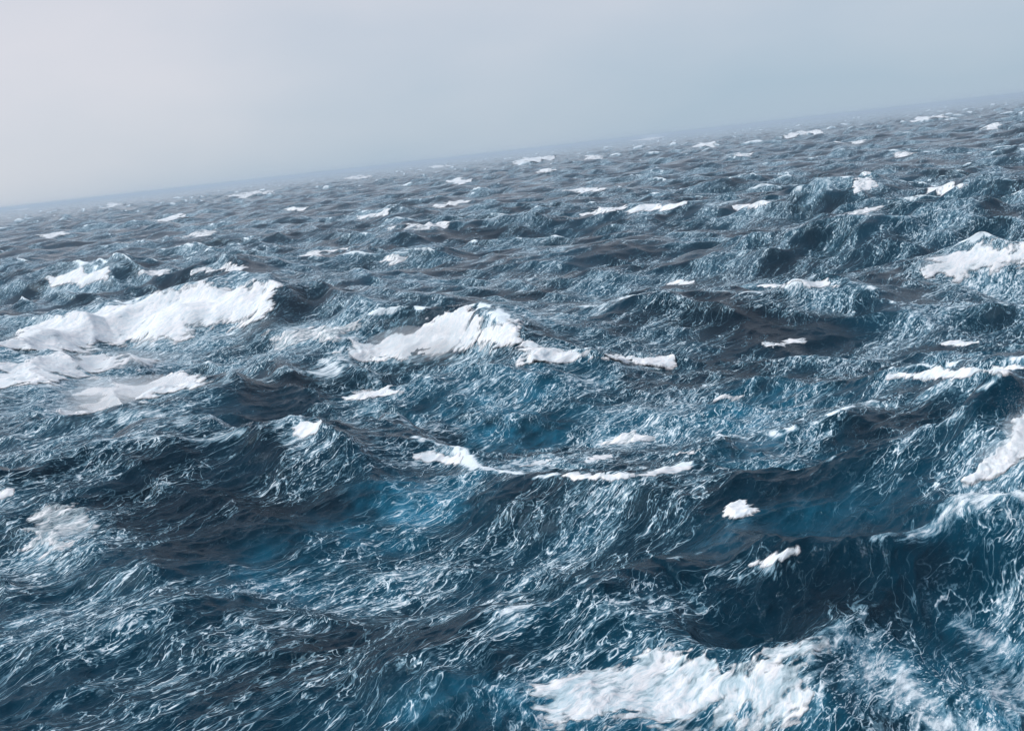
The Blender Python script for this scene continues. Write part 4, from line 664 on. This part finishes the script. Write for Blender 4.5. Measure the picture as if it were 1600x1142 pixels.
rng = np.random.default_rng(5)
def mist_puff(c, r, turn, tau, parent, org):
    """a soft puff of blown spray: closed lumpy body of thin mist"""
    nu, nv = 40, 24
    u, v = np.meshgrid(np.arange(nu) / nu * 2 * np.pi, np.linspace(0, np.pi, nv + 2)[1:-1])
    d = np.stack([np.sin(v) * np.cos(u), np.sin(v) * np.sin(u), np.cos(v)], -1).reshape(-1, 3)
    d = np.concatenate([d, [(0, 0, 1), (0, 0, -1)]])
    k = 1 + .13 * np.sin(d @ rng.normal(size=3) * 3.2 + rng.uniform(0, 6)) + .09 * np.sin(d @ rng.normal(size=3) * 6 + rng.uniform(0, 6)) + .05 * np.sin(d @ rng.normal(size=3) * 11)
    p = d * k[:, None] * np.array(r)
    ct, s_ = math.cos(turn), math.sin(turn)
    p = np.stack([p[:, 0] * ct - p[:, 1] * s_, p[:, 0] * s_ + p[:, 1] * ct, p[:, 2]], -1) + np.array(c) - org
    f = []
    for j in range(nv - 1):
        for i in range(nu):
            a, b2 = j * nu + i, j * nu + (i + 1) % nu
            f += [(a, a + nu, b2), (b2, a + nu, b2 + nu)]
    for i in range(nu):
        f += [(nv * nu, i, (i + 1) % nu), (nv * nu + 1, (nv - 1) * nu + (i + 1) % nu, (nv - 1) * nu + i)]
    o = mesh_object('spray_mist', p, np.array(f), mist_material(tau / (2 * min(r[1], r[2] * 3))), parent)
    o['kind'] = 'stuff'
    return o
def foam_sheet(d):
    P = np.array(d['poly'])
    c = P.mean(0); rc = float(np.hypot(*c))
    x0, y0 = P.min(0) - d['edge'] * .6; x1, y1 = P.max(0) + d['edge'] * .6
    res = max(rc * .0011, .05)
    if (x1 - x0) * (y1 - y0) / res ** 2 > 36000: res = math.sqrt((x1 - x0) * (y1 - y0) / 36000)
    gx, gy = np.meshgrid(np.arange(x0, x1, res), np.arange(y0, y1, res))
    s = max(rc / 110.0, .45)
    n1 = sample(NMID, 'h', gx / s * .7, gy / s * .7, .4); n2 = sample(NMID, 'h', gx / s * 2.6, gy / s * 2.6, 1.3)
    n3 = sample(NSTR, 'h', gx / s * 5, gy / s * 5, -.7)
    dep = poly_depth(gx, gy, P) + d['edge'] * (.50 + d['rag'] * (.20 * n1 + .10 * n2 + .30 * n3))
    T = d['thick']
    rise = np.clip(dep / d['edge'], -1, 1)
    th = T * (np.sign(rise) * np.abs(rise) ** .8) + T * d['lump'] * (.40 * n1 + .22 * n2) * sstep(-.1, .6, rise)
    sx, sy, sz = surf(gx, gy)
    keep = dep > -.12 * d['edge']
    sz = sz + np.where(keep, np.maximum(th, -.25 * T), -.25 * T) + .01 * s
    ny, nx = gx.shape
    idx = np.arange(nx * ny).reshape(ny, nx)
    q = np.stack([idx[:-1, :-1], idx[:-1, 1:], idx[1:, 1:], idx[1:, :-1]], -1).reshape(-1, 4)
    kq = keep.ravel()[q].any(1)
    q = q[kq]
    used = np.unique(q); inv = np.full(nx * ny, -1); inv[used] = np.arange(len(used))
    org = np.array([c[0], c[1], 0.0])
    V = np.stack([sx, sy, sz], -1).reshape(-1, 3)[used] - org
    o = mesh_object(d['name'], V, inv[q], MF if d['mat'] == 'f' else ML)
    o.location = org
    attr(o, 'cover', ((1 - d['thin']) * sstep(-.15, .95, rise) * 1.15).reshape(-1)[used])
    o['label'] = d['label']; o['category'] = d['cat']
    if d.get('group'): o['group'] = d['group']
    if d.get('spray'):
        cnt, up, drift, sz_ = d['spray']
        w = np.clip(th.ravel(), 0, None); w = w / w.sum()
        pick = rng.choice(len(w), cnt, p=w)
        base = np.stack([sx, sy, sz], -1).reshape(-1, 3)[pick]
        h = rng.exponential(1.0, cnt)
        jit = rng.normal(size=(cnt, 3)) * np.array([.35, .35, .12]) * up
        pts = base + jit
        pts[:, 2] += np.abs(h) * up * .5
        pts[:, 0] += drift[0] * h * .6; pts[:, 1] += drift[1] * h * .6
        _, _, zz = surf(pts[:, 0], pts[:, 1])
        pts[:, 2] = np.maximum(pts[:, 2], zz + .05)
        spray_mesh('spray', pts - org, sz_ * rng.lognormal(0, .45, cnt), o)
    for (c_, r_, turn, tau) in d.get('mist', ()):
        mist_puff(c_, r_, turn, tau, o, org)
    return o

for d in FOAMS:
    foam_sheet(d)

# ---------------------------------------------------------------- spray-laden air
def haze_box(x, y0, y1, z0, z1, density):
    v = [(sx_ * x, y, z) for z in (z0, z1) for y in (y0, y1) for sx_ in (-1, 1)]
    f = [(0, 2, 3, 1), (4, 5, 7, 6), (0, 1, 5, 4), (2, 6, 7, 3), (0, 4, 6, 2), (1, 3, 7, 5)]
    M = Mat('sea_haze')
    pv = M.n('ShaderNodeVolumePrincipled', {'Color': (.78, .90, 1.0, 1), 'Density': density, 'Anisotropy': .1})
    M.t.links.new(pv.outputs[0], M.out.inputs['Volume'])
    o = mesh_object('haze', v, f, M.m, smooth=False)
    o['kind'] = 'stuff'; o['label'] = 'pale blue grey haze over the distant sea'
    return o
haze_box(15000, -3000, 15000, -12, 24, 0.00025)
